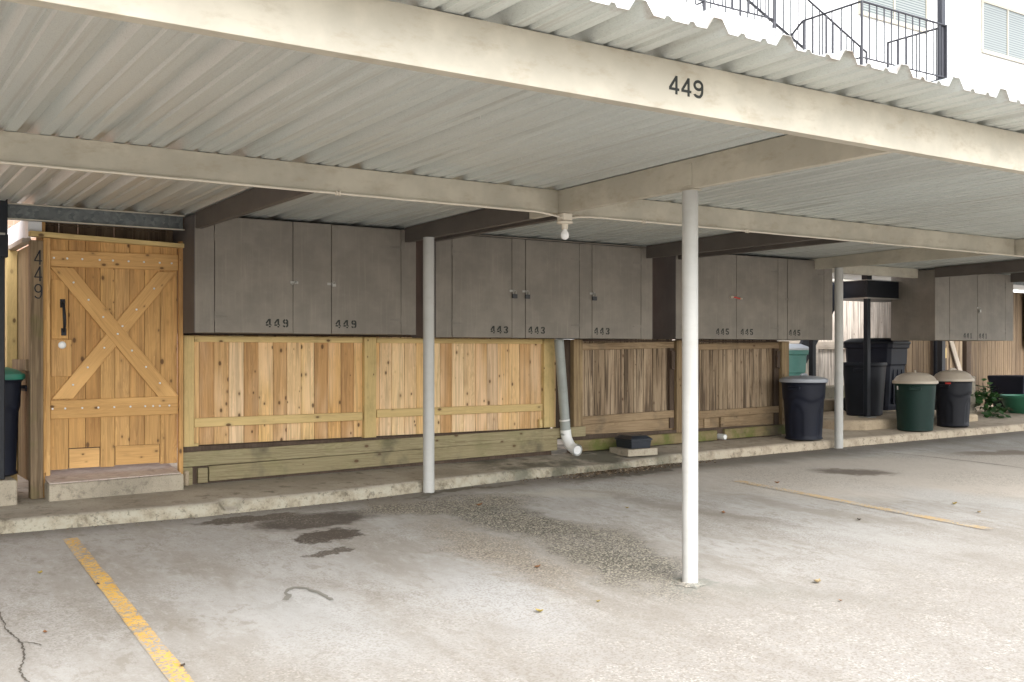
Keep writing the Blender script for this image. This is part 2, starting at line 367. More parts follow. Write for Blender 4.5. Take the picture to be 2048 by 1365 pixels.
BLOBS=[
 dict(p=(10.0,6.6,4.2,1.7,-20),c=(.56,.50,.43),a=.7,s=.5),  # far ground lightened in the colour to make up for weaker light
 dict(p=(3.22,7.58,.62,.30,5),c=(.075,.062,.052),a=.93,s=.42,hard=1),
 dict(p=(3.12,7.08,.31,.19,20),c=(.07,.056,.046),a=.95,s=.2,hard=1),
 dict(p=(2.80,7.86,.50,.14,-4),c=(.08,.064,.05),a=.93,s=.3,hard=1),
 dict(p=(2.94,6.62,.22,.08,15),c=(.085,.068,.054),a=.9,s=.2,hard=1),
 dict(p=(4.45,7.6,1.0,.50,-10),c=(.075,.066,.048),a=.95,s=.55,agg=1),
 dict(p=(4.60,6.9,.80,.44,-75),c=(.050,.052,.040),a=1.,s=.55,agg=1),
 dict(p=(4.68,6.1,1.4,.48,-92),c=(.075,.068,.052),a=.95,s=.55,agg=1),
 dict(p=(4.45,5.25,.85,.42,-95),c=(.08,.076,.06),a=.95,s=.65,agg=1),
 dict(p=(3.95,6.1,1.5,.42,-95),c=(.19,.15,.11),a=.8,s=.8,agg=1),
 dict(p=(3.35,5.0,.42,1.2,-10),c=(.44,.44,.435),a=.6,s=.7),
 dict(p=(2.3,5.2,.5,1.1,0),c=(.43,.43,.42),a=.5,s=.7),
 dict(p=(5.7,7.5,.9,.30,-15),c=(.46,.43,.37),a=.7,s=.7),
 dict(p=(6.2,6.6,1.7,.20,-72),c=(.20,.175,.14),a=.6,s=.8),
 dict(p=(7.2,6.0,1.7,.20,-76),c=(.24,.21,.165),a=.5,s=.8),
 dict(p=(7.0,8.2,1.3,.20,4),c=(.07,.065,.05),a=.9,s=.5),
 dict(p=(4.9,8.15,.9,.08,4),c=(.07,.07,.045),a=.9,s=.6),
 dict(p=(9.1,7.12,.6,.26,-35),c=(.12,.092,.07),a=.85,s=.6,hard=1),
 dict(p=(12.0,7.2,.9,.3,-25),c=(.17,.13,.095),a=.75,s=.6),
 dict(p=(4.95,4.45,.5,.25,-40),c=(.24,.235,.20),a=.6,s=.7),
 dict(p=(4.64,4.80,.22,.17,0),c=(.22,.23,.20),a=.85,s=.4),
 dict(p=(5.4,3.9,1.0,.3,-40),c=(.23,.22,.19),a=.55,s=.8),
 dict(p=(7.0,4.6,1.6,.3,-70),c=(.46,.45,.43),a=.55,s=.8),
 dict(p=(9.0,5.5,1.6,.5,-60),c=(.46,.455,.44),a=.55,s=.8),
]
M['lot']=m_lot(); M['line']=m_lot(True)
def sheet(name,xs,ys,zf,mat,dz=0.):
    v=[];f=[]
    for y in ys:
        for x in xs: v.append((x,y,zf(x,y)+dz))
    nx=len(xs)
    for j in range(len(ys)-1):
        for i in range(nx-1):
            a=j*nx+i; f.append((a,a+1,a+nx+1,a+nx))
    me=D.meshes.new(name); me.from_pydata(v,[],f); me.materials.append(mat); me.update()
    o=D.objects.new(name,me); COL.objects.link(o); return o
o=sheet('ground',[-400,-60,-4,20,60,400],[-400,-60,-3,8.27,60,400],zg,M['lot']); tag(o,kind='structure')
def kerbY(x):
    P=[(-6,8.35),(1,8.2),(2.5,8.10),(3.8,8.13),(5.4,8.29),(7.8,8.40),(9.4,8.42),(14.4,8.31),(22,8.2)]
    for (a,ya),(b,yb) in zip(P,P[1:]):
        if x<=b: return ya+(yb-ya)*clamp((x-a)/(b-a),0,1)
    return P[-1][1]
def make_pavement():
    v=[];f=[]; xs=[]; x=-6.
    while x<22: xs.append(x); x+=.035 if 0<x<14 else .3
    prof=[(0,0,0),(0.004,.35,.2),(.008,.72,.5),(.022,.93,1),(.05,1.,.6),(.10,1.,.2),(.2,1.,.0)]
    for x in xs:
        y0=kerbY(x); h=zp(x,y0)-zg(x,y0)
        if 5.9<x<7.7: h*=1-.30*math.sin((x-5.9)/1.8*PI)
        nb=mnoise.noise(Vector((x*2.2,3,0)))*.012; 
        notch=max(0,1-abs(x-2.755)/.11)
        for (dy,t,wr) in prof:
            nn=mnoise.noise(Vector((x*9,t*4,dy*9)))*.010*wr+mnoise.noise(Vector((x*30,t*9,7)))*.005*wr
            yy=y0+dy+nb+abs(nn)*1.4+(.07*min(1,notch*1.6)*(t) if dy<.1 else 0)
            zz=zg(x,y0)-.01+(h+.01)*t-abs(nn)-(.05*min(1,notch*1.6) if .5<t and dy<.06 else 0)
            v.append((x,yy,zz))
        for yy in (8.75,9.3,12.4): v.append((x,yy,zp(x,yy)))
    m=len(prof)+3
    for i in range(len(xs)-1):
        for j in range(m-1):
            a=i*m+j; f.append((a,a+m,a+m+1,a+1))
    me=D.meshes.new('pavement'); me.from_pydata(v,[],f); me.materials.append(M['pavek']); me.update(); me.shade_smooth()
    o=D.objects.new('pavement',me); COL.objects.link(o); tag(o,kind='structure')
def m_pavek():
    n=N('pavement_and_kerb_concrete'); v=n.obj(); Y=n.sep(v)[1]; X=n.sep(v)[0]
    a=n.noise(v,1.3,6,.62); b=n.noise(v,7,6,.68); c0=n.noise(v,55,3,.6); g=n.t.nodes.new('ShaderNodeNewGeometry'); nz=n.sep(g.outputs['Normal'])[2]
    c=n.mix(n.sm(a,.35,.68),(.31,.275,.22),(.44,.395,.325))
    k=n.mix(n.sm(b,.40,.60),(.38,.35,.275),(.31,.27,.20))
    c=n.mix(n.sm(nz,.93,.70),c,k)
    c=n.mix(n.math('MULTIPLY',n.sm(b,.52,.70),.70),c,(.10,.085,.06))
    c=n.mix(n.math('MULTIPLY',n.sm(c0,.55,.7),.35),c,(.16,.135,.10))
    br=n.noise(v,.6,4,.6); c=n.mix(n.math('MULTIPLY',n.sm(X,7.,9.5),.55),c,n.mix(n.sm(b,.45,.62),(.54,.44,.33),(.44,.36,.27)))
    c=n.mix(n.math('MULTIPLY',n.sm(n.noise(v,17,4,.7),.56,.64),n.sm(nz,1.0,.9,.1,.5)),c,(.07,.06,.042))
    nd=n.vec('LENGTH',n.vec('MULTIPLY',n.vec('SUBTRACT',n.vec('ADD',v,n.vec('SCALE',n.noise(v,9,3,.6,col=True),(0,0,0))),(2.76,8.14,.06)),(1,1,.6))); c=n.mix(n.math('MULTIPLY',n.sm(n.math('ADD',nd,n.math('MULTIPLY',b,.10)),.17,.13),.85),c,(.12,.10,.075))
    gr=n.math('MULTIPLY',n.math('MULTIPLY',n.sm(X,5.0,5.8),n.sm(X,8.2,7.2)),n.sm(n.noise(v,2.8,5,.6),.38,.58))
    c=n.mix(n.math('MULTIPLY',gr,.8),c,(.08,.078,.055))
    n.bump(n.math('ADD',b,n.math('MULTIPLY',c0,.4)),.55,.01); return n.base(c,.9,spec=.2)
M['pavek']=m_pavek()
make_pavement()
# painted lines
def line(x0,y0,x1,y1,w,strength,label):
    m=MB(); n=60; fr=[0,.12,.3,.7,.88,1]
    for i in range(n):
        for k in range(5):
            P=[]
            for (t,s) in ((i/n,fr[k]),((i+1)/n,fr[k]),((i+1)/n,fr[k+1]),(i/n,fr[k+1])):
                jx=mnoise.noise(Vector((t*14,5 if s<.5 else 9,0)))*.006
                x=x0+(x1-x0)*t+(s-.5)*w+jx; y=y0+(y1-y0)*t
                P.append((x,y,zg(x,y)+.004))
            e=strength*(1. if 0<k<4 else .8)*min(1,(1-abs(2*(i/n)-1))*14+.25)
            m.face(P,e)
    o=m.build('parking_line',M['line'],fix=False); tag(o,kind='structure'); o['label']=label
line(1.335,3.2,1.485,7.83,.10,1.,'bright yellow parking line painted on the concrete')
line(7.84,4.80,7.56,7.30,.125,.50,'faded thin yellow parking line')
# joint, crack and stain outlines as thin sheets on the concrete
M['crack']=paint('dirt_filled_crack',(.12,.105,.085),.2,.95,.3)
M['wet']=paint('dried_spill_mark',(.21,.20,.175),.1,.6,.2)
def ribbon(name,pts,w,mat,dz=.005,jit=.004):
    m=MB(); P=[]
    for i,(x,y) in enumerate(pts):
        a=Vector(pts[max(i-1,0)]); b=Vector(pts[min(i+1,len(pts)-1)]); d=(b-a).normalized(); nn=Vector((-d.y,d.x))
        ww=(w[i] if isinstance(w,list) else w)*random.uniform(.5,1.5)/2
        P.append(((x+nn.x*ww,y+nn.y*ww),(x-nn.x*ww,y-nn.y*ww)))
    for (a,b),(c,d) in zip(P,P[1:]):
        m.face([(q[0],q[1],zg(q[0],q[1])+dz) for q in (a,b,d,c)])
    o=m.build(name,mat,fix=False); tag(o,kind='structure'); return o
def wig(pts,n,amp):
    out=[]
    for (a,b) in zip(pts,pts[1:]):
        for i in range(n):
            t=i/n; out.append((a[0]+(b[0]-a[0])*t+random.uniform(-amp,amp),a[1]+(b[1]-a[1])*t+random.uniform(-amp,amp)))
    out.append(pts[-1]); return out
ribbon('ground_crack',wig([(.83,6.3),(.817,5.95),(.85,5.7),(.84,5.5),(.78,5.27),(.80,5.1),(.77,4.7)],14,.006),.008,M['crack'])
ribbon('ground_crack',wig([(.85,5.71),(.90,5.66),(.93,5.6)],6,.008),.006,M['crack'])
ribbon('ground_joint',wig([(10.36,8.25),(10.75,7.6),(11.0,6.9),(11.12,6.3),(11.5,4.5)],10,.004),.016,M['crack'])
ribbon('dried_spill',wig([(2.255,5.735),(2.30,5.80),(2.31,5.87),(2.345,5.925),(2.40,5.945),(2.45,5.895),(2.474,5.80),(2.483,5.70),(2.487,5.60)],3,.008),[.03]*25,M['wet'],.004)
# ---------------------------------------------------------------- lettering
def strokes(txt,h,w,th,gap,stencil=False):
    """polygon list (x,z) for digits, x to the right, z up"""
    def bar(a,b,t):
        a=Vector(a);b=Vector(b);d=(b-a).normalized(); n=Vector((-d.y,d.x))*t/2; return [tuple(a-n),tuple(b-n),tuple(b+n),tuple(a+n)]
    def arc(cx,cz,rx,rz,a0,a1,t,n=12):
        o=[]
        for i in range(n):
            p=a0+(a1-a0)*i/n; q=a0+(a1-a0)*(i+1)/n
            c=[]
            for (ang,k) in ((p,-1),(q,-1),(q,1),(p,1)):
                c.append((cx+(rx+k*t/2)*math.cos(R(ang)),cz+(rz+k*t/2)*math.sin(R(ang))))
            o.append(c)
        return o
    out=[]; x=0; g=th*.32 if stencil else 0
    for ch in txt:
        P=[]; m=th/2
        if ch=='4':
            zb=h*.27; xv=w*.72
            if stencil:
                P+= [bar((xv,0),(xv,zb-m),th),bar((xv,zb+m*.2),(xv,h),th)]
                P+= [bar((xv-m-g,zb),(0,zb),th*.85),bar((xv+m,zb),(w,zb),th*.85),bar((m*.3,zb+m+g*1.2),(xv-m,h-m*.6),th*.85)]
            else:
                P+= [bar((xv,0),(xv,h),th),bar((0,zb),(w,zb),th*.9),bar((m*.55,zb+m*.2),(xv-m*.1,h-m*.75),th*.95)]
        elif ch=='9':
            r=h*.30
            if stencil:
                P+= arc(w/2,h-r,w/2-m,r-m,100,260,th)+arc(w/2,h-r,w/2-m,r-m,-90,80,th)
                P+= [bar((w-m,h-r),(w-m,r*.8),th)]+arc(w/2,r*.8+m*.2,w/2-m,r*.8-m*.8,-75,0,th,6)+arc(w/2,r*.8,w/2-m,r*.8-m,-180,-100,th,6)
            else:
                P+= arc(w/2,h-r,w/2-m,r-m,0,360,th,28)+arc(w*.5,h*.42,w/2-m,h*.42-m,-60,30,th,12)+arc(w*.5,h*.25,w/2-m,h*.25-m,-165,-60,th,10)
                P+= [bar((w-m,h-r),(w-m*1.02,h*.5),th)]
        elif ch=='3':
            r=h*.27
            P+= arc(w/2,h-r,w/2-m,r-m,-80,80,th)+arc(w/2,h-r,w/2-m,r-m,100,175,th,6)
            P+= arc(w/2,r,w/2-m,r-m,-80,80,th)+arc(w/2,r,w/2-m,r-m,-175,-100,th,6)+[bar((w*.38,h/2),(w*.6,h/2),th*.8)]
        elif ch=='5':
            r=h*.31
            P+= [bar((w*.1,h-m),(w*.95,h-m),th),bar((w*.12,h-m),(w*.12,h*.5),th),bar((w*.12,h*.56),(w*.5,h*.58),th*.8)]+arc(w/2,r,w/2-m,r-m,-80,85,th)+arc(w/2,r,w/2-m,r-m,-175,-100,th,6)
        elif ch=='1':
            P+= [bar((w*.5,0),(w*.5,h),th),bar((w*.2,h*.8),(w*.5,h*.93),th*.7),bar((w*.15,m*.6),(w*.85,m*.6),th*.6)]
        for p in P: out.append([(x+a,b) for a,b in p])
        x+=w+gap
    return out,x-gap
def number(txt,x,y,z,h,w,th,gap,mat,parent,stencil=False,depth=.0012,name='digit'):
    for c in txt:
        polys,_=strokes(c,h,w,th,gap,stencil); m=MB()
        for i,p in enumerate(polys):
            e=y-depth-.00004*(i%17)
            m.face([(x+a,e,z+b) for a,b in p],0)
            k=len(p)
            for j in range(k):
                a,b=p[j],p[(j+1)%k]
                m.face([(x+a[0],e,z+a[1]),(x+b[0],e,z+b[1]),(x+b[0],y,z+b[1]),(x+a[0],y,z+a[1])],0)
        m.build(name,mat,parent,fix=False); x+=w+gap
# ---------------------------------------------------------------- carport
def zr(y): return 2.50-.0152*(y-3.3)          # underside of the roof sheets
car=thing('carport','long open carport with ribbed metal roof on cream beams and round white posts','carport',(4.6,6,-.1))
def make_roof():
    m=MB(); pitch=.393; x0=2.93-pitch*24
    prof=[]
    for k in range(24+37):
        b=x0+k*pitch
        prof+= [(b-.060,0),(b-.024,.050),(b+.024,.050),(b+.060,0),(b+.115,0),(b+.126,.014),(b+.144,.014),(b+.155,0),(b+.238,0),(b+.249,.014),(b+.267,.014),(b+.278,0)]
    prof=[p for p in prof if -6.<p[0]<17.0]
    ys=[2.93,2.99,3.3,4.5,6.25,7.6,9.245]
    n=len(prof); rows=[]
    for t in (0,.0022):
        for y in ys:
            for (x,z) in prof:
                ee=0
                if y<2.95: ee=mnoise.noise(Vector((x*17,1,0)))*.006
                m.v.append((x,y+ee+(.004*mnoise.noise(Vector((x*60,1,0))) if y<2.95 else 0),zr(y)+z+t+ (0.0015*mnoise.noise(Vector((x*3,y*2,0))) if z<.01 else 0)))
    def idx(t,j,i): return t*len(ys)*n+j*n+i
    for t in (0,1):
        for j in range(len(ys)-1):
            for i in range(n-1):
                m.f.append([idx(t,j,i),idx(t,j,i+1),idx(t,j+1,i+1),idx(t,j+1,i)]); m.r.append(0)
    for i in range(n-1):
        m.f.append([idx(0,0,i),idx(0,0,i+1),idx(1,0,i+1),idx(1,0,i)]); m.r.append(0)
    m.build('roof',M['roof'],car)
make_roof()
def chan(name,x0,x1,y,z0,z1,mat,face=1,fl=.062,t=.006,lipz=.0):
    """C section running along x; web at y, flanges to +y (face=1) or -y"""
    s=face
    poly=[(y,z0),(y+s*fl,z0),(y+s*fl,z0+t+lipz),(y+s*(fl-t),z0+t+lipz),(y+s*(fl-t),z0+t),(y+s*t,z0+t),(y+s*t,z1-t),(y+s*fl,z1-t),(y+s*fl,z1),(y,z1)]
    m=MB(); m.prism(poly,'x',x0,x1); return m.build(name,mat,car,bevel=.004,seg=2)
b1=chan('beam',-6,17,3.30,2.280,zr(3.3)-.004,M['beam'])
b2a=chan('beam',-6,4.575,6.22,2.280,zr(6.22)-.004,M['beam'])
b2b=chan('beam',4.665,10.60,6.22,2.280,zr(6.22)-.004,M['beam'])
b2c=chan('beam',10.69,17,6.22,2.280,zr(6.22)-.004,M['beam'])
bb=chan('beam',-3,2.595,8.93,2.284,zr(8.9)-.004,M['galv'],-1,.05)
for zz in (2.2835,zr(8.9)-.014):
    m=MB(); m.box(-3,2.594,8.868,8.8795,zz,zz+.010); e=m.build('beam_edge',M['beam'],bb)
chan('beam',10.36,12.77,8.90,2.284,zr(8.9)-.004,M['beam'])
chan('beam',14.7,17,8.90,2.284,zr(8.9)-.004,M['galv'])
def rafter(x,y0,y1,mat,z0=2.279,face=1,fl=.058,t=.006,zt=.005):
    s=face; z1a,z1b=zr(y0)-zt,zr(y1)-zt
    m=MB()
    m.hexa([(x,y0,z0),(x+s*t,y0,z0),(x+s*t,y1,z0),(x,y1,z0),(x,y0,z1a),(x+s*t,y0,z1a),(x+s*t,y1,z1b),(x,y1,z1b)])
    m.box(min(x+s*t,x+s*fl),max(x+s*t,x+s*fl),y0,y1,z0+.0005,z0+t)
    m.hexa([(x+s*t,y0,z1a-t),(x+s*fl,y0,z1a-t),(x+s*fl,y1,z1b-t),(x+s*t,y1,z1b-t),(x+s*t,y0,z1a-.0005),(x+s*fl,y0,z1a-.0005),(x+s*fl,y1,z1b-.0005),(x+s*t,y1,z1b-.0005)])
    return m.build('rafter',mat,car,bevel=.003)
rafter(4.575,3.37,6.60,M['beam'],2.282)
rafter(10.62,3.37,6.29,M['beam'],2.282)
rafter(4.575,6.60,8.643,M['dkraft'])
rafter(4.80,6.29,8.643,M['dkraft'],2.290)
rafter(2.615,6.29,8.640,M['dkraft'])
rafter(7.55,6.29,8.643,M['dkraft'])
rafter(8.02,6.29,8.643,M['dkraft'],2.290)
rafter(10.32,6.29,8.92,M['beam'],2.281)
rafter(12.77,6.29,8.643,M['dkraft'])
rafter(14.62,6.29,8.643,M['dkraft'])
# the gusset plates seen where the rafter sits on the front post
m=MB(); m.box(4.567,4.5745,4.80,4.89,2.30,2.44); m.box(4.56,4.65,4.79,4.90,2.272,2.2795); m.build('gusset_plate',M['beam'],car,bevel=.002)
def post(x,y,zt,r=.0510,bot=None):
    zb=zg(x,y)-.06
    m=MB(); n=9
    m.tube([(x,y,zb+(zt-zb)*i/n) for i in range(n+1)],r,28); p=m.build('post',M['post'],car,smooth=True)
    return p
post(4.6,4.846,2.271); post(4.555,8.15,2.278); post(10.34,8.30,2.278); post(10.65,4.85,2.281); post(-1.05,4.85,2.278)
# rust and mortar at the feet of the posts
for (x,y,r) in ((4.6,4.846,.105),(4.555,8.15,.07),(10.34,8.30,.12)):
    m=MB(); c=[(x+math.cos(a*PI/12)*r*random.uniform(.8,1.2),y+math.sin(a*PI/12)*r*random.uniform(.8,1.2)) for a in range(24)]
    for i in range(24):
        a,b=c[i],c[(i+1)%24]
        m.face([(a[0],a[1],zg(*a)+.003),(b[0],b[1],zg(*b)+.003),(x+(b[0]-x)*.45,y+(b[1]-y)*.45,zg(x,y)+.012),(x+(a[0]-x)*.45,y+(a[1]-y)*.45,zg(x,y)+.012)])
    m.build('mortar_footing',M['lot'],car,smooth=True)
number('449',3.011,3.30,2.352,.079,.058,.0125,.0125,M['ink'],b1,name='digit')
# screws hanging from the roof sheets
for k in range(46):
    x=2.93+.393*random.choice([-4,-3,-1,0,2,4,6,9,12,15,18]); y=random.choice([3.9,4.7,5.5,7.2,7.9])+random.uniform(-.05,.05)
    if k>25: continue
    m=MB(); m.tube([(x+.01,y,zr(y)+.049),(x+.01,y,zr(y)+.012)],.0022,6); m.build('screw',M['screw'],car)
# ---------------------------------------------------------------- conduit and lamp
cab=MB(); pts=[(-6,6.212,2.283)]
for i in range(60):
    x=-5.8+i*.175
    if x>4.35: break
    pts.append((x,6.208+random.uniform(-.001,.001),2.2775+random.uniform(-.0015,.0015)))
pts+=[(4.42,6.2,2.272),(4.52,6.19,2.258),(4.58,6.2,2.25)]
cab.tube(pts,.0075,8); o=cab.build('conduit',M['cream'],None,smooth=True); tag(o,'thin cream cable along the left run of the middle beam up to the bare bulb','cable')
cab=MB(); pts=[(4.66,6.2,2.25),(4.74,6.19,2.262),(4.86,6.2,2.272)]
for i in range(70):
    x=5.0+i*.175
    if x>16.9: break
    pts.append((x,6.208,2.2765+random.uniform(-.0015,.0015)))
cab.tube(pts,.0075,8); o2=cab.build('conduit',M['cream'],None,smooth=True); tag(o2,'thin cream cable along the right run of the middle beam beyond the bare bulb','cable')
for par,xs in ((o,(2.80,.4)),(o2,(6.55,8.2,9.9,5.4))):
    for x in xs:
        m=MB(); m.box(x-.016,x-.006,6.196,6.219,2.262,2.292); m.box(x+.006,x+.016,6.196,6.219,2.262,2.292); m.build('clip',M['cream'],par,bevel=.002)
lt=thing('bulb_fixture','bare white bulb in a cream socket hanging under the middle beam','light',(4.62,6.2,2.28))
m=MB(); m.box(-.042,.042,-.042,.042,-.052,0); m.build('junction_box',M['cream'],lt,bevel=.006,seg=2,loc=(0,0,0))
m=MB(); m.lathe([(.03,-.052),(.055,-.056),(.062,-.064),(.058,-.074),(.026,-.080),(.022,-.118)],seg=28); m.build('socket',M['cream'],lt,smooth=True,loc=(0,0,0))
m=MB(); m.lathe([(.014,-.112),(.016,-.122),(.024,-.135),(.0305,-.150),(.032,-.162),(.029,-.176),(.021,-.187),(.010,-.193),(.001,-.195)],seg=28); m.build('bulb',M['bulb'],lt,smooth=True,loc=(0,0,0))
M['hinge']=paint('painted_hinge',(.185,.165,.138),.2,.5,.1)
# ---------------------------------------------------------------- storage cabinets
YC=8.65
def cabinet(no,x0,x1,divs,nums,z0,depth,label,side_mat,ztop=2.405):
    c=thing('storage_cabinet',label,'cabinet',((x0+x1)/2,YC,z0),'storage cabinets hung in a row under the carport')
    m=MB(); m.box(x0+.002,x1-.002,YC+.016,YC+depth,z0+.004,ztop); m.build('carcass',M['cabside'] if side_mat else M['cab'],c,bevel=.002)
    # the left side sheet stands a little proud
    m=MB(); m.box(x0-.004,x0+.0015,YC+.002,YC+depth+.004,z0,ztop+(.0 if no=='449' else -.004)); m.build('side_panel',M['cabside'] if side_mat else M['cab'],c)
    for i,(a,b,kind,*_r) in enumerate(divs):
        g=.0028
        a2=a+(0 if i==0 else g); b2=b-(0 if i==len(divs)-1 else g)
        if kind=='d':
            m=MB(); tl=random.uniform(-.0015,.0015); yo=random.uniform(0,.004)
            m.hexa([(a2,YC-yo,z0+.004),(b2-tl,YC,z0+.004),(b2-tl,YC+.015,z0+.004),(a2,YC+.015,z0+.004),(a2,YC-yo,ztop-.006),(b2+tl,YC,ztop-.006),(b2+tl,YC+.015,ztop-.006),(a2,YC+.015,ztop-.006)])
            d=m.build('door',M['cab'],c,bevel=.0015)
            hinge_x={'l':a,'r':b}[divs[i][3]]
            for hz in (z0+.14,ztop-.17):
                h=MB(); h.tube([(hinge_x,YC-.002,hz-.04),(hinge_x,YC-.002,hz+.04)],.0045,8)
                # strap of the T hinge, painted over
                sx=1 if divs[i][3]=='l' else -1
                h.hexa([(hinge_x,YC-.0045,hz-.014),(hinge_x+sx*.11,YC-.0045,hz-.004),(hinge_x+sx*.11,YC,hz-.004),(hinge_x,YC,hz-.014),(hinge_x,YC-.0045,hz+.014),(hinge_x+sx*.11,YC-.0045,hz+.004),(hinge_x+sx*.11,YC,hz+.004),(hinge_x,YC,hz+.014)])
                h.build('hinge',M['hinge'],d)
            for (nx,nz) in nums:
                if a<=nx<b: number(no,nx,YC-yo-.0003,nz,.074,.050,.0150,.027,M['ink'],d,True)
        else:
            m=MB(); m.box(a2,b2,YC+.0005,YC+.0155,z0+.002,ztop-.004); m.build('front_panel',M['cab'],c,bevel=.0015)
            for (nx,nz) in nums:
                if a<=nx<b: number(no,nx,YC-.0001,nz,.074,.050,.0150,.027,M['ink'],c,True)
    return c
c449=cabinet('449',2.614,4.697,[(2.614,2.778,'p'),(2.778,3.474,'d','l'),(3.474,3.838,'p'),(3.838,4.539,'d','r'),(4.539,4.697,'p')],[(3.225,1.466),(3.877,1.468)],1.412,.67,'brown storage cabinet stencilled 449, above the new cedar fence next to the gate',True,2.40)
c443=cabinet('443',4.914,7.649,[(4.914,5.091,'p'),(5.091,5.787,'d','l'),(5.787,5.951,'p'),(5.951,6.638,'d','r'),(6.638,6.804,'p'),(6.804,7.483,'d','r'),(7.483,7.649,'p')],[(5.532,1.437),(5.985,1.437),(6.835,1.437)],1.392,.67,'brown storage cabinet stencilled 443 three times, hanging above the grey downpipe',True,2.392)
m=MB(); m.box(4.90,7.665,YC-.012,YC+.10,2.393,2.404); m.build('top_trim',M['cab'],c443,bevel=.002)
c445=cabinet('445',7.997,10.30+.354,[(7.997,8.17,'p'),(8.17,8.95,'d','l'),(8.95,9.655,'d','r'),(9.655,9.823,'p'),(9.823,10.493,'d','r'),(10.493,10.654,'p')],[(8.62,1.452),(9.02,1.452),(9.845,1.452)],1.400,.67,'brown storage cabinet stencilled 445, hanging above the weathered brown fence and a dark bin',True,2.392)
c441=cabinet('441',12.80,14.71,[(12.80,13.13,'p'),(13.13,13.80,'d','l'),(13.80,14.50,'d','r'),(14.50,14.71,'p')],[(13.46,1.447),(13.83,1.447)],1.417,.70,'brown storage cabinet stencilled 441, the farthest of the row, above the beige lidded bins',False,2.392)
def hasp(x,z,par,w=.06,mat='steel'):
    m=MB(); m.box(x-w/2,x+w/2-.012,YC-.0075,YC-.0042,z-.011,z+.011); m.tube([(x+.014,YC-.004,z-.012),(x+.014,YC-.02,z-.010),(x+.014,YC-.02,z+.010),(x+.014,YC-.004,z+.012)],.0025,6)
    return m.build('hasp',M[mat],par)
def padlock(x,z,label,body='lock',w=.056,h=.042,shackle=.042,rot=0.):
    t=thing('padlock',label,'padlock',(x,YC-.020,z),'padlocks on the storage cabinets')
    del t['_w']
    m=MB(); m.box(-w/2,w/2,-.009,.009,-h-shackle*.55,-shackle*.55); m.build('lock_body',M[body],t,bevel=.003,seg=2)
    s=MB(); s.tube([(-w*.30,0,-shackle*.6),(-w*.30,0,0),(-w*.2,0,.010),(0,0,.014),(w*.2,0,.010),(w*.30,0,0),(w*.30,0,-shackle*.6)],.0035,8); s.build('shackle',M['steel'],t,smooth=True)
    t.rotation_euler=(0,rot,0); return t
# 449 has hasps closed with small latches, the others carry padlocks
hasp(3.49,1.862,c449,.085); m=MB(); m.tube([(3.47,YC-.006,1.85),(3.50,YC-.022,1.872)],.007,8); m.tube([(3.455,YC-.012,1.84),(3.47,YC-.015,1.856)],.007,8); m.build('latch_pin',M['steel'],c449)
hasp(3.82,1.862,c449,.05); padlock(3.853,1.868,'small silver padlock on the right door of cabinet 449','steel',.036,.024,.012)
for (x,z,lab) in ((5.800,1.860,'black padlock on the left door of cabinet 443'),(5.956,1.860,'black padlock on the middle door of cabinet 443'),(6.815,1.866,'black padlock on the right door of cabinet 443')):
    hasp(x-.012,z+.004,c443,.07); padlock(x+.008,z-.004,lab)
hasp(8.93,1.886,c445,.05); 
tg=thing('door_tie','red tie with a cream tag through the hasp of cabinet 445','tie',(8.95,YC-.012,1.885)); del tg['_w']
m=MB(); m.tube([(-.08,-.004,.008),(-.03,-.01,.004),(0,-.012,-.003),(.045,-.006,-.008)],.008,8); m.build('strap',M['red'],tg,smooth=True)
m=MB(); m.tube([(-.12,-.004,.006),(-.075,-.006,.008)],.013,8); m.tube([(.04,-.006,-.006),(.075,-.004,-.008)],.012,8); m.build('tag',M['beigelid'],tg,smooth=True)
hasp(9.81,1.895,c445,.06,'cab')
hasp(13.80,1.885,c441,.05); padlock(13.83,1.875,'shiny silver padlock between the doors of cabinet 441','steel',.042,.040,.03)
# ---------------------------------------------------------------- planks helper
def planks(m,x0,x1,pitch,y,z0,z1,t=.016,gap=.004,jit=.004,axis='x',zj=0.):
    x=x0
    while x<x1-.01:
        w=min(pitch*random.uniform(.96,1.04),x1-x); dy=random.uniform(0,jit); dz=random.uniform(-zj,zj)
        if axis=='x': m.box(x+gap/2,x+w-gap/2,y+dy,y+dy+t,z0,z1+dz)
        else: m.box(y+dy,y+dy+t,x+gap/2,x+w-gap/2,z0,z1+dz)
        x+=w
YF=9.10
# new cedar fence
nf=thing('wood_fence','new pale cedar picket fence with yellowish rails, under cabinets 449 and 443','fence',(4.6,YF,.1))
m=MB(); planks(m,2.66,6.56,.137,YF+.02,.435,1.40); m.build('picket_panel',M['cedar'],nf,bevel=.0015)
m=MB(); m.box(2.66,6.62,YF+.045,YF+.07,.30,.50,.3); m.box(2.66,6.62,YF+.045,YF+.06,1.36,1.42,.3); m.build('kick_board',M['dkpost'],nf)
for (a,b,z) in ((2.74,4.352,.594),(4.503,6.472,.617)):
    m=MB(); k=.0045; m.hexa([(a,YF-.018,z),(b,YF-.018,z+k),(b,YF+.018,z+k),(a,YF+.018,z),(a,YF-.018,z+.078),(b,YF-.018,z+k+.076),(b,YF+.018,z+k+.076),(a,YF+.018,z+.078)]); m.build('rail',M['trth'],nf,bevel=.003)
    m=MB(); m.box(a,b,YF-.018,YF+.018,1.340,1.392 if a<4 else 1.388); m.build('rail',M['trth'],nf,bevel=.003)
for (a,b,za) in ((2.642,2.733,.392),(4.365,4.49,.425),(6.48,6.62,.44)):
    m=MB(); m.box(a,b,YF-.035,YF+.045,za,1.395); m.build('fence_post',M['trtv'],nf,bevel=.004)
for q in ((2.735,2.775,YF-.02,YF+.02,.40,.455),(6.43,6.47,YF-.02,YF+.02,.44,.53)):
    m=MB(); m.box(*q); m.build('cleat',M['trth'],nf,bevel=.002)
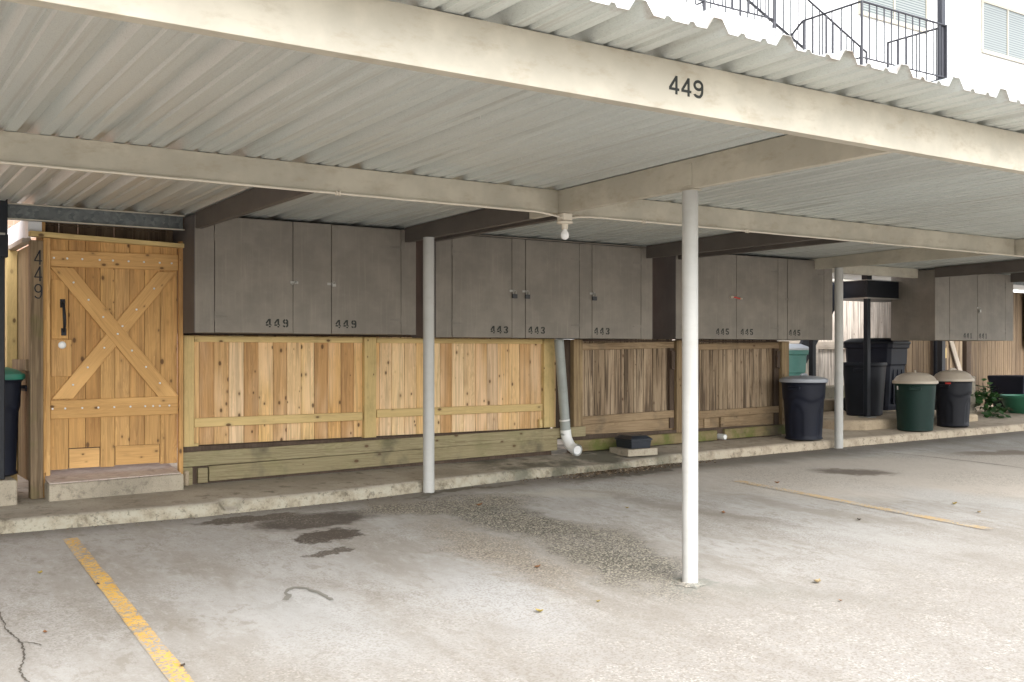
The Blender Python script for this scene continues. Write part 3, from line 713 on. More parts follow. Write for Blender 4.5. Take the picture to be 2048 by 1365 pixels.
m=MB(); m.box(6.665,6.855,YF+.05,YF+.07,.30,1.385,.3); m.build('dark_gap_filler',M['dkpost'],nf)  # dark piece added to block the bright background beside the downpipe
m=MB(); m.box(6.622,6.66,YF+.0,YF+.03,.44,1.40); m.build('end_board',M['cedar'],nf,bevel=.002)
# retaining boards at the foot
rb=thing('retaining_boards','greenish grey timber boards stacked along the foot of the cedar fence','retaining wall',(4.6,9.0,.1))
def slope_board(m,x0,x1,y,za,zb,ha,hb,t=.038):
    m.hexa([(x0,y,za),(x1,y,zb),(x1,y+t,zb),(x0,y+t,za),(x0,y,za+ha),(x1,y,zb+hb),(x1,y+t,zb+hb),(x0,y+t,za+ha)])
m=MB(); slope_board(m,2.61,6.98,8.985,.262,.335,.125,.105); m.build('board',M['board'],rb,bevel=.003)
m=MB(); slope_board(m,2.84,6.60,8.99,.125,.20,.133,.130); m.build('board',M['board'],rb,bevel=.003)
m=MB(); slope_board(m,2.61,2.70,9.0,.10,.10,.155,.155); m.build('board_end',M['board'],rb,bevel=.003)
m=MB(); m.box(2.745,2.83,8.993,9.05,.115,.245); m.build('stake',M['board'],rb,bevel=.003)
m=MB(); m.box(2.62,6.55,9.03,9.06,.08,.43,.2); m.build('dark_backing',M['dkpost'],rb)
# weathered brown fence
of=thing('wood_fence','weathered brown picket fence with dark drip stains, under cabinet 445 behind the front post','fence',(8.6,YF,.1))
for (a,b) in ((6.99,8.366),(8.49,10.158)):
    m=MB(); planks(m,a-.05,b+.02,.142,YF+.03,.40,1.46,gap=.006); m.build('picket_panel',M['oldv'],of,bevel=.002)
    m=MB(); slope_board(m,a,b,YF-.02,.45,.485,.09,.085,.04); m.build('rail',M['oldh'],of,bevel=.004)
    m=MB(); slope_board(m,a,b,YF-.02,1.272,1.30,.078,.075,.04); m.build('rail',M['oldh'],of,bevel=.004)
    m=MB(); m.box(a-.05,b+.02,YF+.0,YF+.028,1.372,1.392); m.build('rail',M['dkpost'],of)
    m=MB(); slope_board(m,a,b,YF+.005,.31,.34,.14,.14,.02); m.build('kick_board',M['oldh'],of,bevel=.003)
for (a,b,z) in ((6.86,6.985,.33),(8.372,8.486,.30),(10.165,10.30,.24)):
    m=MB(); m.box(a,b,YF-.06,YF+.05,z,1.39); m.build('fence_post',M['oldpost'],of,bevel=.005)
for q in ((6.77,6.858,YF+.0,YF+.05,.35,1.39),(8.305,8.371,YF-.015,YF+.03,.36,1.36),(10.08,10.163,YF-.012,YF+.03,.32,1.36)):
    m=MB(); m.box(*q); m.build('post_side',M['dkpost'],of,bevel=.004)
for x in (8.30,10.09):
    m=MB(); m.hexa([(x,YF-.05,1.06),(x+.05,YF-.05,1.04),(x+.05,YF-.022,1.04),(x,YF-.022,1.06),(x,YF-.05,1.27),(x+.06,YF-.05,1.27),(x+.06,YF-.022,1.27),(x,YF-.022,1.27)]); m.build('bracket',M['dkpost'],of,bevel=.002)
for q in ((8.86,8.95,YF-.015,YF+.004,.33,.45),(9.12,9.18,YF-.03,YF+.004,.28,.46)):
    m=MB(); m.box(*q); m.build('cleat',M['oldh'],of,bevel=.002)
m=MB(); m.box(6.9,10.16,YF+.056,YF+.068,.30,1.385,.2); m.build('dark_backing',M['dkpost'],of)  # dark sheet added so no light shows between the pickets
rb2=thing('retaining_boards','low mossy dark timbers along the foot of the weathered brown fence','retaining wall',(8.6,9.0,.15))
m=MB(); slope_board(m,6.80,8.98,8.99,.165,.195,.125,.12,.05); m.build('board',M['mossy'],rb2,bevel=.006)
m=MB(); slope_board(m,9.12,10.33,9.0,.20,.215,.12,.125,.05); m.build('board',M['mossy'],rb2,bevel=.006)
m=MB(); m.box(6.8,10.16,9.045,9.09,.12,.34,.2); m.build('dark_backing',M['dkpost'],rb2)  # dark sheet raised to hide the bright gap under the fence
t=thing('drain_stub','short white pipe stub poking out between the mossy timbers','pipe',(9.05,8.96,.235)); del t['_w']
m=MB(); 
m.tube([(0,-.03,0),(0,.16,0)],.034,16,caps=False); m.tube([(0,-.028,0),(0,.15,0)],.027,16,caps=True); m.build('pipe',M['pvc'],t,smooth=True)
# ---------------------------------------------------------------- gate
gt=thing('wood_gate','new orange cedar gate with a crossed X brace and black pull handle','gate',(1.56,9.0,.30))
GX0,GX1,GY=1.560,2.575,9.0
m=MB(); xs=[1.560,1.700,1.745,1.885,1.985,2.115,2.245,2.385,2.515,2.575]
xs=[1.56,1.70,1.83,1.945,2.06,2.18,2.30,2.43,2.575]
for a,b in zip(xs,xs[1:]):
    zb=.30 if (a<1.6 or 1.94<a<2.0 or a>2.40) else .47
    m.box(a+.0015,b-.0015,GY+.020+random.uniform(0,.003),GY+.038,zb,2.165)
m.build('plank_panel',M['gate'],gt,bevel=.0015)
m=MB(); m.box(1.562,2.57,GY+.0385,GY+.05,.31,2.16,.3); m.build('dark_backing',M['dkpost'],gt)  # dark sheet added to stop light leaking through the gate joints
for q in ((1.705,1.94,GY+.022,GY+.036,.305,.462),(2.065,2.425,GY+.022,GY+.036,.31,.468)):
    m=MB(); m.box(*q); m.build('patch_board',M['gateh'],gt,bevel=.0015)
for (z0,z1) in ((1.942,2.078),(.712,.868)):
    m=MB(); m.hexa([(GX0,GY,z0),(GX1,GY,z0-.0+.008),(GX1,GY+.019,z0+.008),(GX0,GY+.019,z0),(GX0,GY,z1-.008),(GX1,GY,z1+.008),(GX1,GY+.019,z1+.008),(GX0,GY+.019,z1-.008)]); m.build('gate_rail',M['gateh'],gt,bevel=.003)
def brace(x0,z0,x1,z1,w,y,t=.019):
    L=math.hypot(x1-x0,z1-z0); a=math.atan2(z1-z0,x1-x0)
    m=MB(); m.box(-L/2,L/2,0,t,-w/2,w/2)
    # cut the ends flush with the rails
    e=w/2/abs(math.tan(a)) if abs(math.tan(a))>.01 else 0
    s=1 if a>0 else -1
    for i,(vx,vy,vz) in enumerate(m.v):
        m.v[i]=(vx-vz/math.tan(a),vy,vz)
    o=m.build('brace',M['gateh'],gt,bevel=.003)
    o.location=Vector(((x0+x1)/2,y,(z0+z1)/2))-Vector(gt.location); o.rotation_euler=(0,-a,0); return o
brace(1.645,1.935,2.495,.872,.135,GY-.001,.020)
brace(2.485,1.935,1.650,.872,.125,GY+.001,.017)
sc=[]
for x in (1.585,1.685,1.80,1.935,2.04,2.165,2.29,2.42,2.52): sc.append((x,2.01))
for x in (1.575,1.67,1.80,1.925,2.05,2.18,2.30,2.365,2.42,2.50): sc.append((x,.795))
for i in range(7):
    t=(i+.6)/7.2; sc.append((1.665+(2.49-1.665)*t,1.90+(.905-1.90)*t))
for t in (.12,.30,.44,.62,.78,.92): sc.append((2.47+(1.665-2.47)*t,1.91+(.905-1.91)*t))
for (x,z) in sc:
    m=MB(); m.lathe([(.0085,0),(.0085,.003),(.004,.005)],seg=10); o=m.build('screw_head',M['screw'],gt,loc=Vector((x,GY-.0015,z))-Vector(gt.location),rot=(R(90),0,0))
for q in ((1.565,1.695,GY+.006,GY+.020,1.36,1.835),(1.565,1.72,GY+.006,GY+.020,1.055,1.35)):
    m=MB(); m.box(*q); m.build('lock_board',M['gate'],gt,bevel=.003)
m=MB(); m.tube([(1.652,GY+.006,1.655),(1.652,GY-.03,1.645),(1.652,GY-.05,1.60),(1.655,GY-.052,1.535),(1.658,GY-.045,1.47),(1.66,GY-.02,1.43),(1.66,GY+.006,1.415)],[.009,.010,.012,.013,.012,.010,.009],10)
m.box(1.632,1.672,GY-.001,GY+.006,1.61,1.68); m.box(1.640,1.680,GY-.001,GY+.006,1.385,1.445); m.build('handle',M['black'],gt,smooth=True,bevel=.003)
m=MB(); m.lathe([(.030,0),(.030,.006),(.026,.010),(.012,.012)],seg=24); m.build('lock_cylinder',M['screw'],gt,loc=Vector((1.648,GY+.005,1.308))-Vector(gt.location),rot=(R(90),0,0),smooth=True)
# gate frame
gf=thing('gate_frame','timber gate frame with a tall stained corner post and top rail around the gate','gate frame',(1.5,9.0,.1))
m=MB(); m.box(1.405,1.500,8.955,9.05,.085,2.14); gp=m.build('corner_post',M['gpost'],gf,bevel=.005)
m=MB(); m.box(1.502,1.522,8.972,9.03,.285,2.165); m.box(1.503,1.519,8.985,9.03,.08,.283); m.build('jamb',M['gate'],gf,bevel=.002)
m=MB(); m.box(1.524,1.556,8.982,9.03,.26,2.165); m.build('jamb',M['gate'],gf,bevel=.002)
m=MB(); m.box(2.578,2.612,8.975,9.03,.16,2.20); m.build('jamb',M['gate'],gf,bevel=.002)
m=MB(); m.hexa([(1.40,8.94,2.172),(2.62,8.94,2.142),(2.62,9.04,2.142),(1.40,9.04,2.172),(1.40,8.94,2.212),(2.62,8.94,2.178),(2.62,9.04,2.178),(1.40,9.04,2.212)]); m.build('top_rail',M['trth'],gf,bevel=.003)
m=MB(); planks(m,1.53,2.62,.145,9.27,2.14,2.62,gap=.003); m.box(1.50,2.62,9.252,9.268,2.30,2.306,.5); m.build('header_boards',M['brown'],gf,bevel=.0015)
m=MB(); m.box(1.498,1.528,9.04,9.29,2.14,2.36); m.build('header_side',M['gate'],gf,bevel=.002)
# metal house number running down the corner post
for ch,z in (('4',1.945),('4',1.815),('9',1.675)):
    number(ch,1.432,8.955,z,.118,.058,.0095,.01,M['black'],gp,depth=.006,name='digit')
st=thing('door_step','stained concrete step with a worn pink brick top below the gate','step',(2.0,8.9,.1))
m=MB()
m.hexa([(1.512,8.775,.06),(2.57,8.80,.08),(2.57,9.0,.08),(1.512,9.0,.06),(1.512,8.785,.212),(2.57,8.81,.226),(2.57,9.0,.226),(1.512,9.0,.212)]); m.build('riser',M['step'],st,bevel=.014,seg=3)
m=MB(); m.hexa([(1.515,8.785,.213),(2.55,8.83,.227),(2.55,9.3,.285),(1.515,9.3,.275),(1.515,8.785,.222),(2.55,8.83,.235),(2.55,9.3,.295),(1.515,9.3,.285)]); m.build('brick_top',M['bricktop'],st,bevel=.003)
m=MB(); m.box(2.625,2.665,8.98,9.03,.1,.23); m.build('edge_block',M['slab'],st,bevel=.01)
# side fence left of the gate with sunlit cap boards
sf=thing('side_fence','side fence of treated boards running back left of the gate, white boards along its top','fence',(1.42,10,.1))
m=MB(); planks(m,9.06,11.2,.14,1.43,.2,2.12,axis='y'); m.build('picket_panel',M['oldpost'],sf,bevel=.002)
m=MB(); planks(m,9.02,11.2,.10,1.395,2.165,2.335,t=.02,axis='y',gap=.002); m.build('cap_boards',M['white'],sf,bevel=.002)
m=MB(); m.box(1.396,1.497,9.005,9.018,2.215,2.335); m.build('cap_boards',M['white'],sf,bevel=.002)
m=MB(); m.box(1.36,1.428,9.06,11.2,2.125,2.163); m.build('rail',M['greyh'],sf,bevel=.003)
m=MB(); m.box(1.385,1.428,9.06,11.2,1.10,1.19); m.build('rail',M['gpost'],sf,bevel=.003)
m=MB(); m.box(1.345,1.428,9.75,9.84,.1,2.12); m.build('fence_post',M['trtv'],sf,bevel=.003)
# ---------------------------------------------------------------- rubbish bins
def round_can(name,label,x,y,z,h,rt,rb,body,lid=None,lidh=.06,rot=0.,arch=True,square=0.,logo=False,sticker=False,cat='bin',flutes=0,handle=True,lidstyle='dome'):
    t=thing(name,label,cat,(x,y,z),'rubbish bins standing on the pavement'); del t['_w']; t.rotation_euler=(0,0,R(rot))
    seg=96; prof=[(rb*.9,0),(rb,.012)]
    n=34
    for i in range(n+1):
        q=i/n; prof.append((rb+(rt*.955-rb)*q,.02+(h*.93-.02)*q))
    prof+= [(rt*.965,h*.935),(rt*1.0,h*.945),(rt*1.0,h*.985),(rt*.985,h),(rt*.94,h),(rt*.90,h*.9)]
    def fn(r,zz,a):
        rr=r; q=zz/h
        if .03<q<.93:
            if arch:
                # shaped panels: wavy shoulder line, recessed arch below
                sh=.70+.035*math.cos(a*4); 
                if q<sh: rr-=.010*min(1,(sh-q)*26)
                da=((a+PI/2+PI/4)%(PI/2))-PI/4
                top=.60-.9*da*da*1.3
                if abs(da)<.38 and .06<q<top: rr-=.009*min(1,(top-q)*22)*min(1,(.38-abs(da))*14)
            if flutes: rr-=.004*max(0,math.cos(a*flutes))*(q<.72)
        return rr
    m=MB(); m.lathe(prof,seg=seg,fn=fn,sq=square); b=m.build('body',M[body],t,smooth=True)
    if handle:
        for s in (-1,1):
            hm=MB(); hm.box(s*rt*.95 if s>0 else -rt*1.13,rt*1.13 if s>0 else -rt*.95,-.07,.07,h*.86,h*.89); hm.box(min(s*rt*1.08,s*rt*1.13),max(s*rt*1.08,s*rt*1.13),-.075,.075,h*.83,h*.89)
            hm.build('handle',M[body],t,bevel=.008,seg=2)
    if lid:
        lp=[(rt*1.045,h*.955),(rt*1.06,h*.97),(rt*1.05,h+.006),(rt*.98,h+.016),(rt*.86,h+lidh*.55),(rt*.62,h+lidh*.86),(rt*.35,h+lidh),(rt*.05,h+lidh)]
        m=MB(); m.lathe(lp,seg=64,sq=square); l=m.build('lid',M[lid],t,smooth=True)
        m=MB(); m.tube([(-.10,0,h+lidh*.7),(-.085,0,h+lidh+.010),(-.05,0,h+lidh+.018),(.05,0,h+lidh+.018),(.085,0,h+lidh+.010),(.10,0,h+lidh*.7)],.014,10); m.build('lid_handle',M[lid],l,smooth=True)
    def ondisc(w,hh,zz,ang,mat,nm):
        m=MB(); k=6; rr=rb+(rt*.955-rb)*(zz/h)+.003
        for i in range(k):
            a0=ang-w/2/rr+w/rr*i/k; a1=a0+w/rr/k
            m.face([(rr*math.cos(a0),rr*math.sin(a0),zz),(rr*math.cos(a1),rr*math.sin(a1),zz),(rr*1.01*math.cos(a1),rr*1.01*math.sin(a1),zz+hh),(rr*1.01*math.cos(a0),rr*1.01*math.sin(a0),zz+hh)],0)
        m.build(nm,M[mat],b)
    view=math.atan2(-y,-x)-R(rot)
    if logo:
        ondisc(.075,.026,h*.90,view-.25,'red','emblem')
    if sticker: ondisc(.03,.05,h*.83,view-1.0,'label','sticker')
    return t
round_can('trash_can','dark navy trash can with a grey lid standing alone beside the rear post',10.08,8.62,zp(10.08,8.62)-.0,.735,.275,.225,'navybin','greylid',.045,rot=18,flutes=0)
round_can('trash_can','dark green trash can with a dirty beige lid and a white sticker',12.22,8.56,zp(12.2,8.5)-.0,.66,.275,.225,'greenbin','beigelid',.115,rot=35,arch=False,sticker=True)
round_can('trash_can','charcoal trash can with a beige lid and a small red emblem',13.16,8.62,zp(13.1,8.6),.66,.262,.215,'charbin','beigelid',.12,rot=10,logo=True)
round_can('trash_can','open charcoal can without a lid on the raised slab in front of the wheeled bin',12.52,9.60,.345,.76,.29,.23,'charbin',None,rot=25,square=.35,sticker=True,arch=False)
round_can('trash_can','dark bin with a bright green lid left of the gate behind the black column',1.10,9.22,.27,.80,.275,.235,'navybin','teallid',.07,rot=5,square=.2)
def wheelie(label,x,y,z,w,d,h,body,lid,rot=0.,logo=False):
    t=thing('wheeled_bin',label,'bin',(x,y,z),'wheeled rubbish bins'); del t['_w']; t.rotation_euler=(0,0,R(rot))
    def ring(sc,zz,yo=0): 
        c=.14; a,b=w/2*sc,d/2*sc; return [(-a+c*a,-b+yo,zz),(a-c*a,-b+yo,zz),(a,-b+c*b+yo,zz),(a,b-c*b+yo,zz),(a-c*a,b+yo,zz),(-a+c*a,b+yo,zz),(-a,b-c*b+yo,zz),(-a,-b+c*b+yo,zz)]
    def loft(m,rs):
        n0=len(m.v)
        for r_ in rs: m.v+=r_
        k=8
        for i in range(len(rs)-1):
            for j in range(k):
                a=n0+i*k+j; b=n0+i*k+(j+1)%k; m.f.append([a,b,b+k,a+k]); m.r.append(0)
        m.f.append([n0+i for i in range(k)][::-1]); m.r.append(0); m.f.append([n0+(len(rs)-1)*k+i for i in range(k)]); m.r.append(0)
    m=MB(); loft(m,[ring(.76,.04),ring(.80,.10),ring(.90,h*.62),ring(.91,h*.64),ring(.95,h*.645),ring(.98,h*.86),ring(1.04,h*.865),ring(1.05,h*.92)]); b=m.build('body',M[body],t,bevel=.012,seg=2)
    for k in (-1,0,1):
        q=MB(); q.box(-.012+k*w*.22,.012+k*w*.22,-d*.46,-d*.40,h*.12,h*.58); q.build('rib',M[body],b,bevel=.004)
    m=MB(); loft(m,[ring(1.08,h*.918),ring(1.09,h*.945),ring(1.0,h*.965),ring(.80,h*.995),ring(.4,h*1.0)]); m.box(-w*.4,w*.4,d*.52,d*.60,h*.92,h*.955); m.build('lid',M[lid],t,bevel=.01,seg=2)
    for s in (-1,1):
        m=MB(); m.tube([(s*w*.44,d*.38,.12),(s*w*.51,d*.38,.12)],.12,24); m.build('wheel',M['black'],t,smooth=True)
    m=MB(); m.tube([(-w*.4,d*.62,h*.88),(w*.4,d*.62,h*.88)],.014,10); m.box(-w*.4,-w*.36,d*.45,d*.62,h*.87,h*.89); m.box(w*.36,w*.4,d*.45,d*.62,h*.87,h*.89); m.build('handle',M[body],t)
    return t
wheelie('tall black wheeled bin with its lid closed on the raised slab',13.35,10.02,.345,.66,.74,1.12,'navybin','black',rot=12)
wheelie('teal wheeled bin with a pale grey lid behind the weathered fence',11.08,9.98,.25,.66,.66,1.12,'tealbin','whitelid',rot=-14)
# ---------------------------------------------------------------- pipe, bait station
dp=thing('downpipe','grey painted downpipe with a white elbow at its foot, between the new and old fences','pipe',(6.65,8.97,.15))
m=MB(); m.tube([(6.575,8.93,1.388),(6.62,8.935,.95),(6.665,8.94,.50)],.052,24); m.build('pipe',M['greypipe'],dp,smooth=True)
m=MB(); m.tube([(6.663,8.94,.515),(6.675,8.94,.365)],.0555,24); m.build('coupling',M['greypipe'],dp,smooth=True)
m=MB(); m.tube([(6.658,8.94,.53),(6.660,8.94,.515)],.058,24); m.build('pipe_clamp',M['pvc'],dp,smooth=True)
m=MB(); m.tube([(6.672,8.94,.42),(6.678,8.94,.37),(6.684,8.93,.32),(6.69,8.90,.27),(6.695,8.86,.235),(6.70,8.80,.215),(6.70,8.775,.212)],[.058,.058,.056,.056,.056,.056,.058],28,caps=False)
m.tube([(6.70,8.80,.215),(6.70,8.765,.212)],.063,28,caps=False)
m.tube([(6.70,8.84,.224),(6.70,8.768,.212)],.047,28,caps=True); m.build('elbow',M['pvc'],dp,smooth=True,fix=False)
bs=thing('bait_box','black rodent bait box sitting on a small concrete paver','box',(7.40,8.68,.18)); del bs['_w']; bs.rotation_euler=(0,0,R(-3)); 
def tb(m,w,d,z0,z1,w2,d2): m.hexa([(-w/2,-d/2,z0),(w/2,-d/2,z0),(w/2,d/2,z0),(-w/2,d/2,z0),(-w2/2,-d2/2,z1),(w2/2,-d2/2,z1),(w2/2,d2/2,z1),(-w2/2,d2/2,z1)],0)
m=MB(); tb(m,.25,.27,.032,.115,.27,.29); m.build('box_body',M['bait'],bs,bevel=.006,seg=2)
m=MB(); tb(m,.29,.31,.116,.135,.29,.31); tb(m,.285,.305,.1355,.168,.20,.22); m.build('lid',M['bait'],bs,bevel=.005,seg=2)
pv=thing('paver','small pale concrete paver under the black bait box','paver',(7.40,8.68,.145)); del pv['_w']; pv.rotation_euler=(0,0,R(-3))
m=MB(); m.box(-.20,.20,-.17,.17,-.01,.0655); m.build('slab',M['step'],pv,bevel=.006,seg=2,loc=(0,0,0))
# ---------------------------------------------------------------- right background: raised slab, steps
def slabmesh(name,label,cat,poly,z0,z1,mat,bev=.03):
    m=MB(); m.prism(poly,'z',z0,z1,0); o=m.build(name,mat,None,bevel=bev,seg=3); tag(o,label,cat); return o
slabmesh('concrete_slab','raised rough concrete slab carrying the dark bins and the black column','slab',[(11.45,8.98),(11.6,8.88),(14.2,8.88),(14.2,11.45),(11.3,11.45),(11.3,9.1)],.05,.345,M['slab'],.035)
slabmesh('concrete_slab','concrete block under the black column at the far left','slab',[(-1.5,8.74),(1.285,8.76),(1.285,9.42),(-1.5,9.42)],.04,.268,M['step'],.02)
slabmesh('step_block','lower dark stained step behind the rear post','step',[(12.0,10.55),(13.2,10.55),(13.2,11.45),(12.0,11.45)],.347,.52,M['slab'],.02)
slabmesh('step_block','upper step edged with yellow green moss behind the rear post','step',[(11.6,10.95),(14.2,10.95),(14.2,11.46),(11.6,11.46)],.348,.70,M['mblock'],.02)
# pale fence behind the bins and brown fence further right
pf=thing('wood_fence','pale sunlit grey board fence behind the landing and the bins','fence',(12.5,11.5,.6))
m=MB(); planks(m,9.6,16.2,.15,11.50,.62,2.15,gap=.006); m.build('picket_panel',M['grey'],pf,bevel=.002)
m=MB(); m.box(9.6,13.55,11.46,11.50,1.39,1.47); m.box(13.70,16.2,11.45,11.50,1.30,1.43); m.build('rail',M['greyh'],pf,bevel=.003)
m=MB(); m.box(13.56,13.69,11.40,11.50,.6,2.2); m.build('fence_post',M['greyh'],pf,bevel=.004)
bf=thing('wood_fence','reddish brown board fence behind the beige lidded cans and cabinet 441','fence',(17,10.7,.2))
m=MB(); planks(m,15.05,15.75,.155,10.70,.28,2.3,gap=.008); planks(m,16.75,22,.13,10.72,.20,2.35,gap=.006); m.build('picket_panel',M['brown'],bf,bevel=.002)
m=MB(); m.box(15.70,15.79,10.66,10.74,.2,2.3); m.build('fence_post',M['dkpost'],bf)
m=MB(); m.box(16.62,16.76,10.62,10.72,.2,2.3); m.build('fence_post',M['dkpost'],bf,bevel=.004)
bg=thing('wood_gate','weathered far gate with diagonal braces partly hidden under cabinet 441','gate',(16.2,10.66,.3))
m=MB(); planks(m,15.78,16.60,.14,10.68,.33,2.2,gap=.006); m.build('plank_panel',M['oldv'],bg,bevel=.002)
def fbrace(x0,z0,x1,z1,w,mat,y=10.655):
    L=math.hypot(x1-x0,z1-z0); a=math.atan2(z1-z0,x1-x0); m=MB(); m.box(-L/2,L/2,0,.022,-w/2,w/2); o=m.build('brace',M[mat],bg,bevel=.002)
    o.location=Vector(((x0+x1)/2,y,(z0+z1)/2))-Vector(bg.location); o.rotation_euler=(0,-a,0)
fbrace(16.18,1.55,16.58,.75,.10,'greyh'); fbrace(16.18,1.55,15.82,.75,.10,'oldh',10.66); fbrace(16.05,1.6,15.80,1.0,.03,'dkpost',10.645); fbrace(16.12,1.5,16.50,.68,.025,'dkpost',10.645)
m=MB(); m.box(15.8,16.05,10.63,10.65,1.15,1.32); m.build('hinge_plate',M['trth'],bg,bevel=.002)
t=thing('downpipe','black pipe standing in front of the far brown fence behind the beige lidded cans','pipe',(15.72,10.6,.25)); del t['_w']
m=MB(); m.tube([(0,0,0),(0,0,2.1)],.045,16); m.build('pipe',M['black'],t,smooth=True)
t=thing('concrete_pier','short mottled concrete pier right of the charcoal can','pier',(15.2,9.75,.25)); del t['_w']
m=MB(); m.box(-.12,.12,-.12,.12,0,.62); m.build('pier',M['step'],t,bevel=.02,seg=2)
# ivy
def leafcluster(name,label,c,ext,n,size,mat):
    m=MB(); rr=random.Random(3)
    for i in range(n):
        u=Vector((rr.gauss(0,1),rr.gauss(0,1),rr.gauss(0,1)))*.42
        p=Vector((c[0]+u.x*ext[0],c[1]+u.y*ext[1],c[2]+u.z*ext[2]))
        if p.z<.24: p.z=.25+rr.random()*.1
        d=Vector((rr.uniform(-1,1),rr.uniform(-1.2,.2),rr.uniform(-.6,.6))).normalized(); w=d.cross(Vector((0,0,1))).normalized(); s=size*rr.uniform(.5,1.2)
        q=[p,p+d*s*.35+w*s*.42,p+d*s*.75+w*s*.3,p+d*s*1.15,p+d*s*.75-w*s*.3,p+d*s*.35-w*s*.42]
        m.face(q,rr.random())
    o=m.build('foliage',mat,None,fix=False); return o
iv=thing('ivy_plant','green leafy vine growing between the charcoal can and the green planter','plant',(15.4,9.6,.25)); del iv['_w']
for (c,e,n,s) in (((15.35,9.45,.48),(.30,.25,.22),90,.12),((15.75,9.8,.55),(.34,.3,.2),90,.11),((15.0,9.1,.33),(.32,.2,.10),50,.12)):
    o=leafcluster('foliage','',c,e,n,s,M['plant']); o.parent=iv; o.location=-Vector(iv.location)
m=MB(); m.tube([(15.35,9.5,.24),(15.45,9.55,.5),(15.7,9.75,.75)],.008,6); m.tube([(15.3,9.45,.25),(15.1,9.2,.3),(14.9,9.1,.28)],.007,6); o=m.build('stem',M['dkpost'],None); o.parent=iv; o.location=-Vector(iv.location)
t=thing('planter_bowl','round green planter bowl on the pavement at the right edge','planter',(16.15,9.25,.235)); del t['_w']
m=MB(); m.lathe([(.22,0),(.27,.03),(.36,.16),(.41,.28),(.43,.30),(.43,.325),(.39,.325),(.36,.27)],seg=40); m.build('bowl',M['bowl'],t,smooth=True)
t=thing('planter_pot','dark square pot behind the green planter bowl','planter',(17.0,9.95,.235)); del t['_w']
m=MB(); tb(m,.5,.5,0,.62,.66,.66); m.build('pot',M['navybin'],t,bevel=.02,seg=2)
t=thing('brick','red brick lying along the pavement edge below the green planter','brick',(15.75,8.36,zp(15.7,8.3)-.02)); del t['_w']
m=MB(); m.box(-.35,.35,-.05,.06,0,.075); m.build('brick_body',paint('red_brick',(.22,.07,.05),.2,.8,.3),t,bevel=.006)
# second hung dark cabinet at the far right
t=thing('window_shutter','dark framed window on the far brown fence line at the right edge','window',(18.6,10.62,1.35)); del t['_w']
m=MB(); m.box(-.1,1.2,-.02,.06,0,1.0); m.build('frame',M['dkpost'],t,bevel=.01); m=MB(); m.box(0,1.1,-.03,-.021,.08,.92); m.build('pane',M['glass'],t)
# ---------------------------------------------------------------- black landings
ld=thing('stair_landing','black steel stair landing on thin columns behind the rear post','landing',(12.1,9.23,.345))
m=MB(); m.box(12.10,14.4,9.23,9.27,2.01,2.25); m.box(12.10,12.14,9.2705,10.7,2.01,2.25); m.box(12.145,14.4,9.275,10.7,2.06,2.10); m.build('fascia',M['black'],ld,bevel=.003)
m=MB(); m.box(12.08,14.41,9.21,9.2295,1.995,2.013); m.box(12.08,12.0995,9.23,10.7,1.995,2.013); m.build('edge_trim',M['steel'],ld)
m=MB(); m.box(12.08,14.41,9.205,9.2295,2.25,2.258); m.box(12.08,12.0995,9.23,10.7,2.25,2.258); m.build('edge_trim',M['steel'],ld)
for (x,y,z) in ((12.12,9.25,.345),(11.19,9.42,.2)):
    m=MB(); m.box(x-.035,x+.035,y-.035,y+.035,z,2.0 if x>12 else 1.55); m.build('column',M['black'],ld,bevel=.004)
m=MB(); m.box(12.07,12.17,9.205,9.305,2.26,4.6); m.build('column',M['black'],ld,bevel=.004)
m=MB(); m.box(12.03,12.2,9.16,9.33,.346,.358); m.build('base_plate',M['steel'],ld)
for y in (9.70,10.62):
    m=MB(); m.hexa([(10.6,y,.55),(10.85,y,.50),(10.85,y+.05,.50),(10.6,y+.05,.55),(11.95,y,2.2),(12.095,y,1.98),(12.095,y+.05,1.98),(11.95,y+.05,2.2)],0)
    m.v=[(10.55,y,.40),(10.85,y,.40),(10.85,y+.05,.40),(10.55,y+.05,.40),(11.98,y,2.24),(12.098,y,1.98),(12.098,y+.05,1.98),(11.98,y+.05,2.24)]; m.build('stringer',M['black'],ld)
for i in range(9):
    q=(i+.5)/9; x=10.75+(12.0-10.75)*q; z=.50+(2.10-.50)*q
    m=MB(); m.box(x-.13,x+.13,9.75,10.62,z,z+.04); m.build('tread',M['black'],ld)
# black column and bracket at the far left
lc=thing('black_column','slim black steel column with a wider head at the far left edge','column',(1.17,8.86,.268))
m=MB(); m.box(1.135,1.205,8.83,8.90,.268,2.0); m.build('shaft',M['black'],lc,bevel=.006)
m=MB(); m.box(1.06,1.225,8.80,8.96,1.98,2.16); m.box(1.12,1.222,8.81,8.92,2.16,2.9); m.build('head',M['black'],lc,bevel=.006)
m=MB(); m.box(1.13,1.20,8.78,8.80,2.15,2.165); m.build('trim',M['steel'],lc)
